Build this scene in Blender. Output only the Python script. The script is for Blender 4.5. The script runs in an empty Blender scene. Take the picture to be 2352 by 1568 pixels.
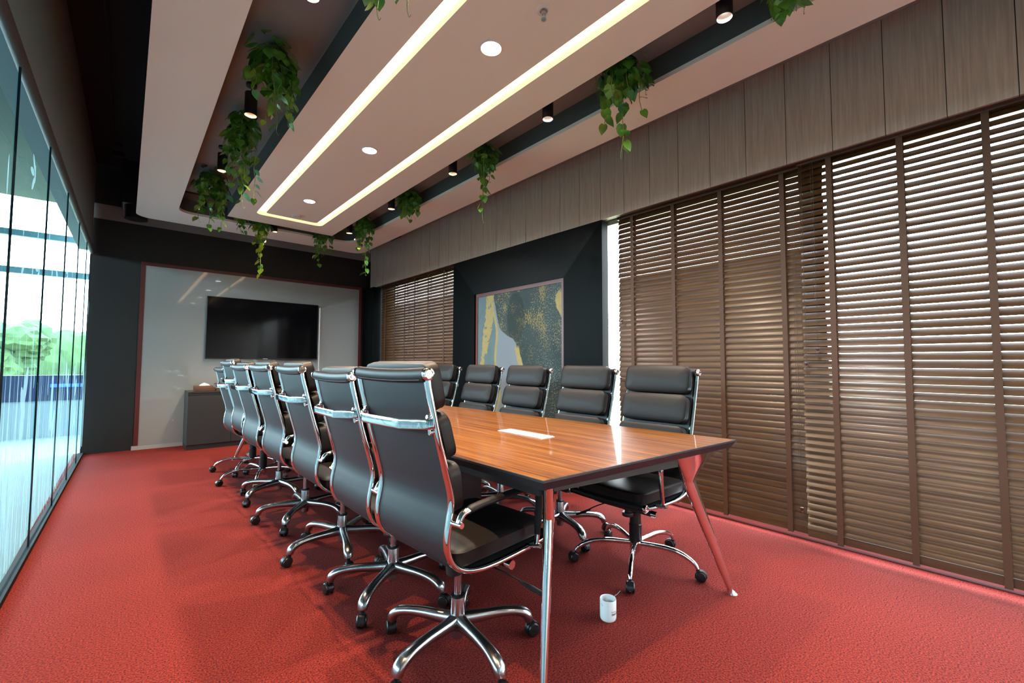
import bpy, bmesh, math, random
from math import sin, cos, pi, radians, sqrt, atan2
from mathutils import Vector, Matrix

S = bpy.context.scene
COL = S.collection
rnd = random.Random(7)

# ------------------------------------------------------------------ camera
F_PX, PITCH, YAW, ROLL, CAM_H = 1007.09, 0.0498881, 0.7231345, 0.0031451, 1.12
cam_d = bpy.data.cameras.new('camera')
cam_d.sensor_fit = 'HORIZONTAL'
cam_d.sensor_width = 36.0
cam_d.lens = F_PX * 36.0 / 2352.0
cam_d.clip_start = 0.02
cam = bpy.data.objects.new('camera', cam_d)
COL.objects.link(cam)
_fw = Vector((sin(YAW) * cos(PITCH), cos(YAW) * cos(PITCH), sin(PITCH)))
_rt = Vector((cos(YAW), -sin(YAW), 0))
_up = _rt.cross(_fw)
_r2 = _rt * cos(ROLL) + _up * sin(ROLL)
_u2 = -_rt * sin(ROLL) + _up * cos(ROLL)
cam.matrix_world = Matrix(((_r2.x, _u2.x, -_fw.x, 0), (_r2.y, _u2.y, -_fw.y, 0), (_r2.z, _u2.z, -_fw.z, CAM_H), (0, 0, 0, 1)))
S.camera = cam

# ------------------------------------------------------------------ world, view
S.view_settings.view_transform = 'Standard'
S.view_settings.look = 'None'
S.view_settings.gamma = 1.0
S.view_settings.use_curve_mapping = False
S.view_settings.exposure = 1.25
S.cycles.use_denoising = True
S.cycles.max_bounces = 9
S.cycles.diffuse_bounces = 5
S.cycles.glossy_bounces = 5
S.cycles.transparent_max_bounces = 24
S.cycles.sample_clamp_indirect = 6.0
S.cycles.caustics_reflective = False
S.cycles.caustics_refractive = False

W = bpy.data.worlds.new('overcast_sky')
S.world = W
W.use_nodes = True
wt = W.node_tree
for n in list(wt.nodes):
    wt.nodes.remove(n)
w_out = wt.nodes.new('ShaderNodeOutputWorld')
w_bg = wt.nodes.new('ShaderNodeBackground')
w_tc = wt.nodes.new('ShaderNodeTexCoord')
w_sep = wt.nodes.new('ShaderNodeSeparateXYZ')
w_rmp = wt.nodes.new('ShaderNodeValToRGB')
wt.links.new(w_tc.outputs['Generated'], w_sep.inputs[0])
wt.links.new(w_sep.outputs['Z'], w_rmp.inputs[0])
wt.links.new(w_rmp.outputs[0], w_bg.inputs[0])
wt.links.new(w_bg.outputs[0], w_out.inputs[0])
w_rmp.color_ramp.elements[0].position = 0.0
w_rmp.color_ramp.elements[0].color = (0.93, 0.96, 1.0, 1)
w_rmp.color_ramp.elements[1].position = 0.8
w_rmp.color_ramp.elements[1].color = (0.84, 0.90, 1.0, 1)
w_bg.inputs[1].default_value = 12.0


def portal(name, loc, sx, sy, rot):
    l = bpy.data.lights.new(name, 'AREA')
    l.shape = 'RECTANGLE'
    l.size, l.size_y = sx, sy
    l.cycles.is_portal = True
    o = bpy.data.objects.new(name, l)
    o.location = loc
    o.rotation_euler = rot
    COL.objects.link(o)


portal('window_portal', (3.36, 3.0, 1.2), 2.5, 9.0, (0, radians(90), 0))
portal('hall_portal', (-6.2, 3.3, 2.98), 1.2, 12.6, (0, radians(-90), 0))
portal('hall_end_portal', (-3.3, 9.7, 2.2), 5.4, 2.6, (radians(-90), 0, 0))

# ------------------------------------------------------------------ materials


def mat(name, col, rough=0.5, metal=0.0, spec=0.5, emit=None, es=0.0, coat=0.0, coat_r=0.05):
    m = bpy.data.materials.new(name)
    m.use_nodes = True
    b = m.node_tree.nodes['Principled BSDF']
    b.inputs['Base Color'].default_value = (*col, 1)
    b.inputs['Roughness'].default_value = rough
    b.inputs['Metallic'].default_value = metal
    b.inputs['Specular IOR Level'].default_value = spec
    b.inputs['Coat Weight'].default_value = coat
    b.inputs['Coat Roughness'].default_value = coat_r
    if emit:
        b.inputs['Emission Color'].default_value = (*emit, 1)
        b.inputs['Emission Strength'].default_value = es
    return m


def N(m, kind, **kw):
    n = m.node_tree.nodes.new(kind)
    for k, v in kw.items():
        setattr(n, k, v)
    return n


def L(m, a, b):
    m.node_tree.links.new(a, b)


def noise_chain(m, scale_vec, nscale, detail=4.0, dist=0.0, coord='Object'):
    tc = N(m, 'ShaderNodeTexCoord')
    mp = N(m, 'ShaderNodeMapping')
    mp.inputs['Scale'].default_value = scale_vec
    no = N(m, 'ShaderNodeTexNoise')
    no.inputs['Scale'].default_value = nscale
    no.inputs['Detail'].default_value = detail
    no.inputs['Distortion'].default_value = dist
    L(m, tc.outputs[coord], mp.inputs[0])
    L(m, mp.outputs[0], no.inputs['Vector'])
    return no


def ramp(m, src, stops):
    r = N(m, 'ShaderNodeValToRGB')
    e = r.color_ramp.elements
    e[0].position, e[0].color = stops[0][0], (*stops[0][1], 1)
    e[1].position, e[1].color = stops[-1][0], (*stops[-1][1], 1)
    for p, c in stops[1:-1]:
        x = e.new(p)
        x.color = (*c, 1)
    L(m, src, r.inputs[0])
    return r


def bump(m, src, strength, dist=0.001):
    b = m.node_tree.nodes['Principled BSDF']
    bp = N(m, 'ShaderNodeBump')
    bp.inputs['Strength'].default_value = strength
    bp.inputs['Distance'].default_value = dist
    L(m, src, bp.inputs['Height'])
    L(m, bp.outputs[0], b.inputs['Normal'])


def grain_mat(name, stops, scale_vec, nscale, rough, detail=5.0, dist=0.4, bstr=0.15, coat=0.0, coat_r=0.05, spec=0.5):
    m = mat(name, stops[0][1], rough, coat=coat, coat_r=coat_r, spec=spec)
    no = noise_chain(m, scale_vec, nscale, detail, dist)
    r = ramp(m, no.outputs['Fac'], stops)
    L(m, r.outputs[0], m.node_tree.nodes['Principled BSDF'].inputs['Base Color'])
    if bstr:
        bump(m, no.outputs['Fac'], bstr, 0.0006)
    return m


# carpet: red wool mix with dark flecks
M_carpet = mat('carpet_red', (0.42, 0.06, 0.04), 0.95, spec=0.1)
_n1 = noise_chain(M_carpet, (1, 1, 1), 160, 4.0)
_r1 = ramp(M_carpet, _n1.outputs['Fac'], [(0.33, (0.042, 0.0072, 0.0115)), (0.48, (0.128, 0.0150, 0.0115)), (0.66, (0.245, 0.0285, 0.0185))])
_n2 = noise_chain(M_carpet, (1, 1, 1), 1.3, 2.0)
_r2n = ramp(M_carpet, _n2.outputs['Fac'], [(0.3, (0.86, 0.86, 0.86)), (0.7, (1, 1, 1))])
_mx = N(M_carpet, 'ShaderNodeMix', data_type='RGBA', blend_type='MULTIPLY')
_mx.inputs[0].default_value = 1.0
L(M_carpet, _r1.outputs[0], _mx.inputs[6])
L(M_carpet, _r2n.outputs[0], _mx.inputs[7])
L(M_carpet, _mx.outputs[2], M_carpet.node_tree.nodes['Principled BSDF'].inputs['Base Color'])
bump(M_carpet, _n1.outputs['Fac'], 0.5, 0.003)

M_panel_white = mat('ceiling_paint_white', (0.88, 0.82, 0.73), 0.75)
M_rear = mat('rear_wall_paint', (0.50, 0.48, 0.45), 0.8)
M_ceil_grey = mat('ceiling_paint_grey', (0.2160, 0.2093, 0.2025), 0.8)
M_ceil_black = mat('ceiling_paint_black', (0.0096, 0.0096, 0.0104), 0.85)
M_upstand = mat('paint_slate', (0.0660, 0.0858, 0.0825), 0.55)
M_bulkhead = mat('paint_charcoal', (0.20, 0.29, 0.34), 0.7)
M_backwall = grain_mat('wall_veneer_black', [(0.35, (0.0014, 0.0014, 0.0016)), (0.65, (0.0029, 0.0029, 0.0029))], (30, 30, 1), 3.0, 0.6, bstr=0.1)
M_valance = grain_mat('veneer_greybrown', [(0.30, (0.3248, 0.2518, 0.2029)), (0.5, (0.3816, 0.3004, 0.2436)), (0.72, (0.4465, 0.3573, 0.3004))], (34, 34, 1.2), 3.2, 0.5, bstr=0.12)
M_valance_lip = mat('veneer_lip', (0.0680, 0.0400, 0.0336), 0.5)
M_frame_v = grain_mat('frame_veneer_upright', [(0.35, (0.0013, 0.0018, 0.0019)), (0.65, (0.0027, 0.0036, 0.0039))], (40, 40, 1.2), 3.0, 0.42, bstr=0.2, spec=0.04)
M_frame_h = grain_mat('frame_veneer_level', [(0.35, (0.0017, 0.0019, 0.0023)), (0.65, (0.0038, 0.0041, 0.0050))], (40, 1.2, 40), 3.0, 0.36, bstr=0.2, spec=0.08)
M_red = mat('red_lacquer', (0.0770, 0.0098, 0.0084), 0.4)
M_board = mat('whiteboard_glass', (0.2248, 0.2307, 0.2248), 0.3, spec=0.5, coat=1.0, coat_r=0.03)
M_board_seam = mat('board_seam', (0.22, 0.22, 0.22), 0.5)
M_tv = mat('tv_screen', (0.003, 0.003, 0.004), 0.07, spec=0.15)
M_tv_body = mat('tv_body', (0.0040, 0.0040, 0.0045), 0.35)
M_skirt = mat('skirting_grey', (0.30, 0.29, 0.28), 0.5)
M_cabinet = mat('cabinet_charcoal', (0.0240, 0.0240, 0.0252), 0.42)
M_cabinet_dk = mat('cabinet_plinth', (0.012, 0.011, 0.012), 0.5)
M_leather = mat('black_leather', (0.0105, 0.0088, 0.0090), 0.46, spec=0.22)
_nl = noise_chain(M_leather, (1, 1, 1), 420, 2.0)
bump(M_leather, _nl.outputs['Fac'], 0.12, 0.001)
M_sling = mat('black_leather_back', (0.0161, 0.0173, 0.0196), 0.5, spec=0.42)
_nl = noise_chain(M_sling, (1, 1, 1), 500, 2.0)
bump(M_sling, _nl.outputs['Fac'], 0.12, 0.001)
M_chrome = mat('chrome', (0.86, 0.87, 0.88), 0.06, metal=1.0)
M_alu = mat('polished_aluminium', (0.42, 0.43, 0.445), 0.24, metal=1.0)
M_black_pl = mat('black_plastic', (0.0050, 0.0050, 0.0055), 0.38)
M_black_mt = mat('black_metal', (0.0050, 0.0050, 0.0055), 0.5)
M_edge = mat('table_edge_black', (0.0170, 0.0180, 0.0240), 0.42)
M_beam = mat('table_beam_brown', (0.0150, 0.0110, 0.0110), 0.45)
M_white_pl = mat('white_plastic', (0.78, 0.78, 0.77), 0.35)
M_alu_plate = mat('anodised_plate', (0.72, 0.73, 0.76), 0.3, metal=0.3)
M_ceramic = mat('white_ceramic', (0.74, 0.78, 0.80), 0.2)
M_ink = mat('print_ink', (0.02, 0.02, 0.025), 0.5)
M_ink_grey = mat('print_ink_grey', (0.25, 0.26, 0.28), 0.5)
M_tea = mat('tea_residue', (0.35, 0.38, 0.28), 0.3)
M_string = mat('tea_string', (0.75, 0.70, 0.60), 0.7)
M_boxwood = grain_mat('walnut_box', [(0.3, (0.05, 0.022, 0.012)), (0.7, (0.12, 0.055, 0.03))], (2, 20, 20), 3.0, 0.5)
M_tissue = mat('tissue_paper', (0.8, 0.79, 0.77), 0.9)
M_tape = mat('blind_tape', (0.0720, 0.0298, 0.0134), 0.75)
M_cord = mat('blind_cord', (0.05, 0.03, 0.02), 0.8)
M_knob = mat('cord_knob', (0.06, 0.018, 0.012), 0.35)
M_steel = mat('brushed_steel', (0.62, 0.64, 0.66), 0.3, metal=1.0)
M_gasket = mat('dark_gasket', (0.006, 0.007, 0.008), 0.7, spec=0.08)
M_grey_tube = mat('grey_rubber', (0.075, 0.07, 0.068), 0.7, spec=0.2)

M_slat = grain_mat('blind_slat_wood', [(0.28, (0.040, 0.016, 0.006)), (0.5, (0.060, 0.026, 0.0095)), (0.75, (0.080, 0.037, 0.0145))], (8, 0.7, 8), 4.0, 0.36, bstr=0.03, spec=0.3, coat=0.12, coat_r=0.2)
M_rail = grain_mat('blind_rail_wood', [(0.3, (0.0538, 0.0269, 0.0126)), (0.7, (0.0896, 0.0493, 0.0246))], (8, 0.7, 8), 4.0, 0.35, bstr=0.05)

# table wood: long streaks along the table
M_wood = mat('table_walnut', (0.4, 0.13, 0.03), 0.5, spec=0.15, coat=0.42, coat_r=0.06)
_nw = noise_chain(M_wood, (17.0, 0.42, 1.0), 3.0, 7.0, 0.9)
_rw = ramp(M_wood, _nw.outputs['Fac'], [(0.32, (0.078, 0.023, 0.003)), (0.45, (0.148, 0.050, 0.0075)), (0.56, (0.20, 0.076, 0.012)), (0.70, (0.25, 0.104, 0.020))])
_nw2 = noise_chain(M_wood, (62.0, 0.9, 1.0), 3.0, 3.0, 0.2)
_rw2 = ramp(M_wood, _nw2.outputs['Fac'], [(0.38, (0.55, 0.50, 0.46)), (0.56, (1, 1, 1))])
_mw = N(M_wood, 'ShaderNodeMix', data_type='RGBA', blend_type='MULTIPLY')
_mw.inputs[0].default_value = 1.0
L(M_wood, _rw.outputs[0], _mw.inputs[6])
L(M_wood, _rw2.outputs[0], _mw.inputs[7])
L(M_wood, _mw.outputs[2], M_wood.node_tree.nodes['Principled BSDF'].inputs['Base Color'])


def glass_mat(name, tint, gloss_min=0.03, gloss_max=0.5):
    m = bpy.data.materials.new(name)
    m.use_nodes = True
    nt = m.node_tree
    for n in list(nt.nodes):
        nt.nodes.remove(n)
    o = nt.nodes.new('ShaderNodeOutputMaterial')
    t = nt.nodes.new('ShaderNodeBsdfTransparent')
    t.inputs[0].default_value = (*tint, 1)
    g = nt.nodes.new('ShaderNodeBsdfGlossy')
    g.inputs['Roughness'].default_value = 0.0
    g.inputs[0].default_value = (0.8, 0.95, 1.0, 1)
    fr = nt.nodes.new('ShaderNodeLayerWeight')
    fr.inputs[0].default_value = 0.5
    pw = nt.nodes.new('ShaderNodeMath')
    pw.operation = 'POWER'
    pw.inputs[1].default_value = 6.0
    nt.links.new(fr.outputs['Facing'], pw.inputs[0])
    ma = nt.nodes.new('ShaderNodeMath')
    ma.operation = 'MULTIPLY_ADD'
    ma.inputs[1].default_value = gloss_max
    ma.inputs[2].default_value = gloss_min
    nt.links.new(pw.outputs[0], ma.inputs[0])
    mx = nt.nodes.new('ShaderNodeMixShader')
    nt.links.new(ma.outputs[0], mx.inputs[0])
    nt.links.new(t.outputs[0], mx.inputs[1])
    nt.links.new(g.outputs[0], mx.inputs[2])
    nt.links.new(mx.outputs[0], o.inputs[0])
    return m


M_glass_win = glass_mat('window_glass', (0.95, 0.98, 0.98))
M_glass_part = glass_mat('partition_glass', (0.80, 0.95, 0.98), 0.02, 0.10)


def film_mat(name, col, fac):
    m = bpy.data.materials.new(name)
    m.use_nodes = True
    nt = m.node_tree
    for n in list(nt.nodes):
        nt.nodes.remove(n)
    o = nt.nodes.new('ShaderNodeOutputMaterial')
    t = nt.nodes.new('ShaderNodeBsdfTransparent')
    d = nt.nodes.new('ShaderNodeBsdfTranslucent')
    d.inputs[0].default_value = (*col, 1)
    d2 = nt.nodes.new('ShaderNodeBsdfDiffuse')
    d2.inputs[0].default_value = (*col, 1)
    m1 = nt.nodes.new('ShaderNodeMixShader')
    m1.inputs[0].default_value = 0.3
    m2 = nt.nodes.new('ShaderNodeMixShader')
    m2.inputs[0].default_value = fac
    nt.links.new(d.outputs[0], m1.inputs[1])
    nt.links.new(d2.outputs[0], m1.inputs[2])
    nt.links.new(t.outputs[0], m2.inputs[1])
    nt.links.new(m1.outputs[0], m2.inputs[2])
    nt.links.new(m2.outputs[0], o.inputs[0])
    return m


M_film = film_mat('frosted_film', (0.42, 0.60, 0.64), 0.55)


def emit_mat(name, col, s):
    m = bpy.data.materials.new(name)
    m.use_nodes = True
    b = m.node_tree.nodes['Principled BSDF']
    b.inputs['Base Color'].default_value = (*col, 1)
    b.inputs['Emission Color'].default_value = (*col, 1)
    b.inputs['Emission Strength'].default_value = s
    return m


M_cove = emit_mat('cove_diffuser', (1.0, 0.70, 0.36), 1.6)
M_led_warm = emit_mat('led_warm', (1.0, 0.78, 0.50), 9.0)
M_led_cool = emit_mat('led_cool', (0.80, 0.86, 1.0), 9.0)
M_led_spotw = emit_mat('led_spot_warm', (1.0, 0.72, 0.45), 6.0)
M_led_blue = emit_mat('led_blue', (0.02, 0.08, 1.0), 2.5)

M_reflector = mat('lamp_reflector', (0.55, 0.45, 0.36), 0.35, metal=0.8)

# leaves: waxy green with paler patches
M_leaf = mat('pothos_leaf', (0.05, 0.16, 0.02), 0.28, spec=0.5)
_ln = noise_chain(M_leaf, (1, 1, 1), 9.0, 2.0)
_lr = ramp(M_leaf, _ln.outputs['Fac'], [(0.30, (0.026, 0.11, 0.014)), (0.5, (0.075, 0.25, 0.026)), (0.72, (0.20, 0.42, 0.045))])
L(M_leaf, _lr.outputs[0], M_leaf.node_tree.nodes['Principled BSDF'].inputs['Base Color'])
M_leaf.node_tree.nodes['Principled BSDF'].inputs['Subsurface Weight'].default_value = 0.0
M_leaf_lt = mat('pothos_leaf_young', (0.34, 0.52, 0.03), 0.3)
M_stem = mat('vine_stem', (0.16, 0.26, 0.05), 0.5)

# ------------------------------------------------------------------ mesh helpers


def link(name, bm, m, parent=None, smooth=False, mods=None):
    me = bpy.data.meshes.new(name)
    bm.normal_update()
    bm.to_mesh(me)
    bm.free()
    for x in (m if isinstance(m, (list, tuple)) else [m]):
        me.materials.append(x)
    if smooth:
        me.polygons.foreach_set('use_smooth', [True] * len(me.polygons))
        if smooth == 'auto':
            me.set_sharp_from_angle(angle=radians(38))
    o = bpy.data.objects.new(name, me)
    COL.objects.link(o)
    if parent is not None:
        o.parent = parent
    return o


def empty(name, loc=(0, 0, 0), rz=0.0, parent=None):
    o = bpy.data.objects.new(name, None)
    o.empty_display_size = 0.1
    COL.objects.link(o)
    o.location = loc
    o.rotation_euler = (0, 0, rz)
    if parent is not None:
        o.parent = parent
    return o


def tag(o, label, cat, group=None, kind=None):
    o['label'] = label
    o['category'] = cat
    if group:
        o['group'] = group
    if kind:
        o['kind'] = kind
    return o


def struct(o):
    o['kind'] = 'structure'
    return o


def copy_tree(o, parent=None):
    c = o.copy()
    COL.objects.link(c)
    c.parent = parent
    for ch in list(o.children):
        copy_tree(ch, c)
    return c


def box(bm, x0, x1, y0, y1, z0, z1, mi=0, bev=0.0):
    vs = [bm.verts.new(p) for p in ((x0, y0, z0), (x1, y0, z0), (x1, y1, z0), (x0, y1, z0), (x0, y0, z1), (x1, y0, z1), (x1, y1, z1), (x0, y1, z1))]
    fs = []
    for q in ((3, 2, 1, 0), (4, 5, 6, 7), (0, 1, 5, 4), (1, 2, 6, 5), (2, 3, 7, 6), (3, 0, 4, 7)):
        f = bm.faces.new([vs[i] for i in q])
        f.material_index = mi
        fs.append(f)
    if bev:
        es = list({e for f in fs for e in f.edges})
        bmesh.ops.bevel(bm, geom=es, offset=bev, segments=2, affect='EDGES', profile=0.5)
    return vs


def B(*a, **k):
    bm = bmesh.new()
    box(bm, *a, **k)
    return bm


def ring_faces(bm, a, b, mi=0):
    n = len(a)
    for i in range(n):
        f = bm.faces.new((a[i], a[(i + 1) % n], b[(i + 1) % n], b[i]))
        f.material_index = mi


def lathe(bm, prof, seg=24, M=None, mi=0, cap0=True, cap1=True):
    """prof: (r, z) list along local z."""
    M = M or Matrix.Identity(4)
    rings = []
    for r, z in prof:
        rings.append([bm.verts.new(M @ Vector((r * cos(2 * pi * i / seg), r * sin(2 * pi * i / seg), z))) for i in range(seg)])
    for a, b in zip(rings, rings[1:]):
        ring_faces(bm, a, b, mi)
    if cap0:
        f = bm.faces.new(list(reversed(rings[0])))
        f.material_index = mi
    if cap1:
        f = bm.faces.new(rings[-1])
        f.material_index = mi


def axis_m(p, d):
    """matrix putting local z along d at p"""
    d = Vector(d).normalized()
    q = d.to_track_quat('Z', 'Y').to_matrix().to_4x4()
    q.translation = Vector(p)
    return q


def cyl(bm, p0, p1, r0, r1=None, seg=16, mi=0):
    p0, p1 = Vector(p0), Vector(p1)
    d = p1 - p0
    lathe(bm, [(r0, 0), (r1 if r1 is not None else r0, d.length)], seg, axis_m(p0, d), mi)


def catmull(pts, n=6):
    P = [Vector(p) for p in pts]
    out = []
    for i in range(len(P) - 1):
        a = P[max(i - 1, 0)]
        b, c = P[i], P[i + 1]
        d = P[min(i + 2, len(P) - 1)]
        for k in range(n):
            t = k / n
            out.append(0.5 * ((2 * b) + (c - a) * t + (2 * a - 5 * b + 4 * c - d) * t * t + (3 * b - a - 3 * c + d) * t ** 3))
    out.append(P[-1])
    return out


def sweep(bm, pts, rs, up=(0, 0, 1), n=12, power=2.0, mi=0, cap=True):
    """rs: list of (half width along side, half height along normal) or one tuple."""
    P = [Vector(p) for p in pts]
    up = Vector(up)
    rings = []
    for i, p in enumerate(P):
        t = (P[min(i + 1, len(P) - 1)] - P[max(i - 1, 0)]).normalized()
        side = up.cross(t)
        if side.length < 1e-4:
            side = Vector((1, 0, 0)).cross(t)
        side.normalize()
        nr = t.cross(side).normalized()
        a, b = rs[i] if isinstance(rs, list) else rs
        rg = []
        for k in range(n):
            th = 2 * pi * (k + 0.5) / n
            c, s = cos(th), sin(th)
            e = 2.0 / power
            rg.append(bm.verts.new(p + side * (a * math.copysign(abs(c) ** e, c)) + nr * (b * math.copysign(abs(s) ** e, s))))
        rings.append(rg)
    for a, b in zip(rings, rings[1:]):
        ring_faces(bm, a, b, mi)
    if cap:
        bm.faces.new(list(reversed(rings[0]))).material_index = mi
        bm.faces.new(rings[-1]).material_index = mi


def lerp_list(vals, n):
    """resample a list of tuples to n entries"""
    out = []
    for i in range(n):
        x = i / (n - 1) * (len(vals) - 1)
        j = min(int(x), len(vals) - 2)
        t = x - j
        out.append(tuple(vals[j][k] * (1 - t) + vals[j + 1][k] * t for k in range(len(vals[0]))))
    return out


def rrect(w, h, r, k=5):
    pts = []
    for cx, cy, a0 in ((w / 2 - r, h / 2 - r, 0), (-w / 2 + r, h / 2 - r, 90), (-w / 2 + r, -h / 2 + r, 180), (w / 2 - r, -h / 2 + r, 270)):
        for i in range(k + 1):
            a = radians(a0 + 90 * i / k)
            pts.append((cx + r * cos(a), cy + r * sin(a)))
    return pts


def pad(bm, M, w, h, d, rc, puff=0.012):
    """upholstered pad: outline w x h in local xy, thickness d along +z"""
    prof = [(0.012, 0.0), (0.002, 0.004), (0.0, d * 0.45), (0.002, d - 0.010), (0.001, d - 0.006), (0.006, d - 0.002), (0.014, d + puff * 0.15), (0.035, d + puff * 0.5), (0.07, d + puff * 0.85)]
    rings = []
    for ins, z in prof:
        ww, hh = w - 2 * ins, h - 2 * ins
        rings.append([bm.verts.new(M @ Vector((x, y, z))) for x, y in rrect(ww, hh, max(rc - ins * 0.6, 0.004))])
    for a, b in zip(rings, rings[1:]):
        ring_faces(bm, a, b)
    bm.faces.new(list(reversed(rings[0])))
    c = bm.verts.new(M @ Vector((0, 0, d + puff)))
    last = rings[-1]
    for i in range(len(last)):
        bm.faces.new((last[i], last[(i + 1) % len(last)], c))


# ------------------------------------------------------------------ room shell
YB, Y0 = 7.45, -2.2       # far wall, wall behind the camera
XL, XW = -0.38, 3.30      # glass partition, glazing
ZC = 3.07                 # main ceiling
ZP = 2.90                 # hung panel underside

o = struct(link('floor', B(-0.43, 3.5, Y0, 7.6, -0.12, 0.0), M_carpet))

bm = bmesh.new()
box(bm, -0.365, 3.30, YB, YB + 0.15, 0.0, 2.91)
o = struct(link('wall_back', bm, M_backwall))
bm = bmesh.new()
box(bm, -0.365, 3.5, YB + 0.004, YB + 0.15, 2.912, 3.10)
struct(link('wall_back_upper', bm, M_ceil_grey))
struct(link('wall_back_top', B(-0.5, 3.5, YB + 0.004, YB + 0.15, 3.10, 3.62), M_ceil_black))
struct(link('wall_front', B(-0.5, 3.5, Y0 - 0.15, Y0, 0.0, 3.62), M_rear))

# ceiling: level slab, black void strip over the partition
bm = bmesh.new()
box(bm, 0.06, 3.5, Y0, 6.13, ZC, ZC + 0.6)
box(bm, 0.06, 3.5, 6.48, 7.08, ZC, ZC + 0.6)
box(bm, -0.085, 3.5, 7.08, YB, ZC, ZC + 0.6)
struct(link('ceiling', bm, M_ceil_grey))
bm = bmesh.new()
box(bm, 0.06, 3.5, 6.13, 6.48, ZC + 0.09, ZC + 0.6)
struct(link('ceiling_recess', bm, M_ceil_black))
bm = bmesh.new()
box(bm, -0.6, 0.06, Y0, YB, 3.60, 3.70)
box(bm, 0.050, 0.0597, Y0, 7.07, ZC + 0.001, 3.60)
box(bm, -0.085, 0.05, 7.07, 7.0797, ZC + 0.001, 3.60)
box(bm, -0.0953, -0.0853, 7.07, YB, ZC + 0.001, 3.60)
struct(link('ceiling_void', bm, M_ceil_black))


def arc_poly(x0, x1, y0, y1, r, sharp=False):
    """outline: near end square, far corners rounded"""
    pts = [(x0, y0), (x1, y0)]
    if sharp:
        return pts + [(x1, y1), (x0, y1)]
    for i in range(9):
        a = radians(90 * i / 8)
        pts.append((x1 - r + r * cos(a), y1 - r + r * sin(a)))
    for i in range(9):
        a = radians(90 + 90 * i / 8)
        pts.append((x0 + r + r * cos(a), y1 - r + r * sin(a)))
    return pts


def resamp(pts, n=20):
    return pts


def ring_slab(bm, outer, inner, z0, z1, mi_bot=0, mi_in=0, mi_out=0):
    """slab between two outlines with equal vertex counts"""
    n = len(outer)
    ob = [bm.verts.new((x, y, z0)) for x, y in outer]
    ib = [bm.verts.new((x, y, z0)) for x, y in inner]
    ot = [bm.verts.new((x, y, z1)) for x, y in outer]
    it = [bm.verts.new((x, y, z1)) for x, y in inner]
    for i in range(n):
        j = (i + 1) % n
        bm.faces.new((ob[j], ob[i], ib[i], ib[j])).material_index = mi_bot
        bm.faces.new((ot[i], ot[j], it[j], it[i])).material_index = mi_bot
        bm.faces.new((ob[i], ob[j], ot[j], ot[i])).material_index = mi_out
        bm.faces.new((ib[j], ib[i], it[i], it[j])).material_index = mi_in


YN = -1.9
bm = bmesh.new()
ring_slab(bm, arc_poly(0.04, 2.84, YN, 6.99, 0.16), arc_poly(0.41, 2.472, YN + 0.4, 6.47, 0.17), ZP, ZP + 0.028)
o = tag(link('ceiling_panel', bm, M_panel_white), 'white floating ceiling panel running around the dark planted channel', 'ceiling panel')
CP = o
bm = bmesh.new()
inn = arc_poly(0.41, 2.472, YN + 0.4, 6.47, 0.17)
inn2 = arc_poly(0.398, 2.484, YN + 0.388, 6.482, 0.18)
a = [bm.verts.new((x, y, ZP + 0.0285)) for x, y in inn]
b = [bm.verts.new((x, y, ZC - 0.001)) for x, y in inn]
c = [bm.verts.new((x, y, ZC - 0.001)) for x, y in inn2]
d = [bm.verts.new((x, y, ZP + 0.0285)) for x, y in inn2]
for i in range(len(inn)):
    # leave the far side open: only the two long sides carry the upstand
    ring = (i + 1) % len(inn)
    bm.faces.new((a[i], b[i], b[ring], a[ring]))
    bm.faces.new((b[i], c[i], c[ring], b[ring]))
    bm.faces.new((c[i], d[i], d[ring], c[ring]))
    bm.faces.new((d[i], a[i], a[ring], d[ring]))
link('channel_upstand', bm, M_upstand, CP)

# central box with light slot
cx0, cx1, cyf = 0.876, 2.125, 6.24
so = arc_poly(1.113, 1.868, YN + 0.5, 5.905, 0.075)    # outer outline of slot
si = arc_poly(1.198, 1.780, YN + 0.585, 5.800, 0.045)  # inner outline
CB = empty('ceiling_box', (0, 0, 0))
tag(CB, 'long white central ceiling box with a glowing light slot and downlights', 'ceiling box')
bm = bmesh.new()
outb = []
for x, y in so:
    # project slot outline to the box outline (same count)
    pass
ol = [(cx0, YN + 0.3), (cx1, YN + 0.3)]
for i in range(9):
    ol.append((cx1, cyf - 0.05 + 0.05 * i / 4) if i < 4 else ((cx1, cyf) if i == 4 else (cx1 - 0.05 * (i - 4) / 4, cyf)))
for i in range(9):
    ol.append((cx0 + 0.05 - 0.05 * i / 4, cyf) if i < 4 else ((cx0, cyf) if i == 4 else (cx0, cyf - 0.05 * (i - 4) / 4)))
n = len(ol)
vo = [bm.verts.new((x, y, ZP)) for x, y in ol]
vi = [bm.verts.new((x, y, ZP)) for x, y in so]
vt = [bm.verts.new((x, y, ZP + 0.045)) for x, y in so]
for i in range(n):
    j = (i + 1) % n
    bm.faces.new((vo[j], vo[i], vi[i], vi[j]))
    bm.faces.new((vi[j], vi[i], vt[i], vt[j]))
link('box_soffit', bm, M_panel_white, CB)
bm = bmesh.new()
ve = [bm.verts.new((x, y, ZP)) for x, y in si]
vg = [bm.verts.new((x, y, ZP + 0.045)) for x, y in si]
bm.faces.new(list(reversed(ve)))
for i in range(n):
    j = (i + 1) % n
    bm.faces.new((ve[i], ve[j], vg[j], vg[i]))
link('inner_panel', bm, M_panel_white, CB)
bm = bmesh.new()
va = [bm.verts.new((x, y, ZP + 0.045)) for x, y in so]
vb = [bm.verts.new((x, y, ZP + 0.045)) for x, y in si]
for i in range(n):
    j = (i + 1) % n
    bm.faces.new((va[j], va[i], vb[i], vb[j]))
o = link('light_slot', bm, M_cove, CB)
o['label'] = 'glowing warm light slot'
bm = bmesh.new()
v1 = [bm.verts.new((x, y, ZP + 0.0005)) for x, y in ol]
v2 = [bm.verts.new((x, y, ZC - 0.001)) for x, y in ol]
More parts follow.
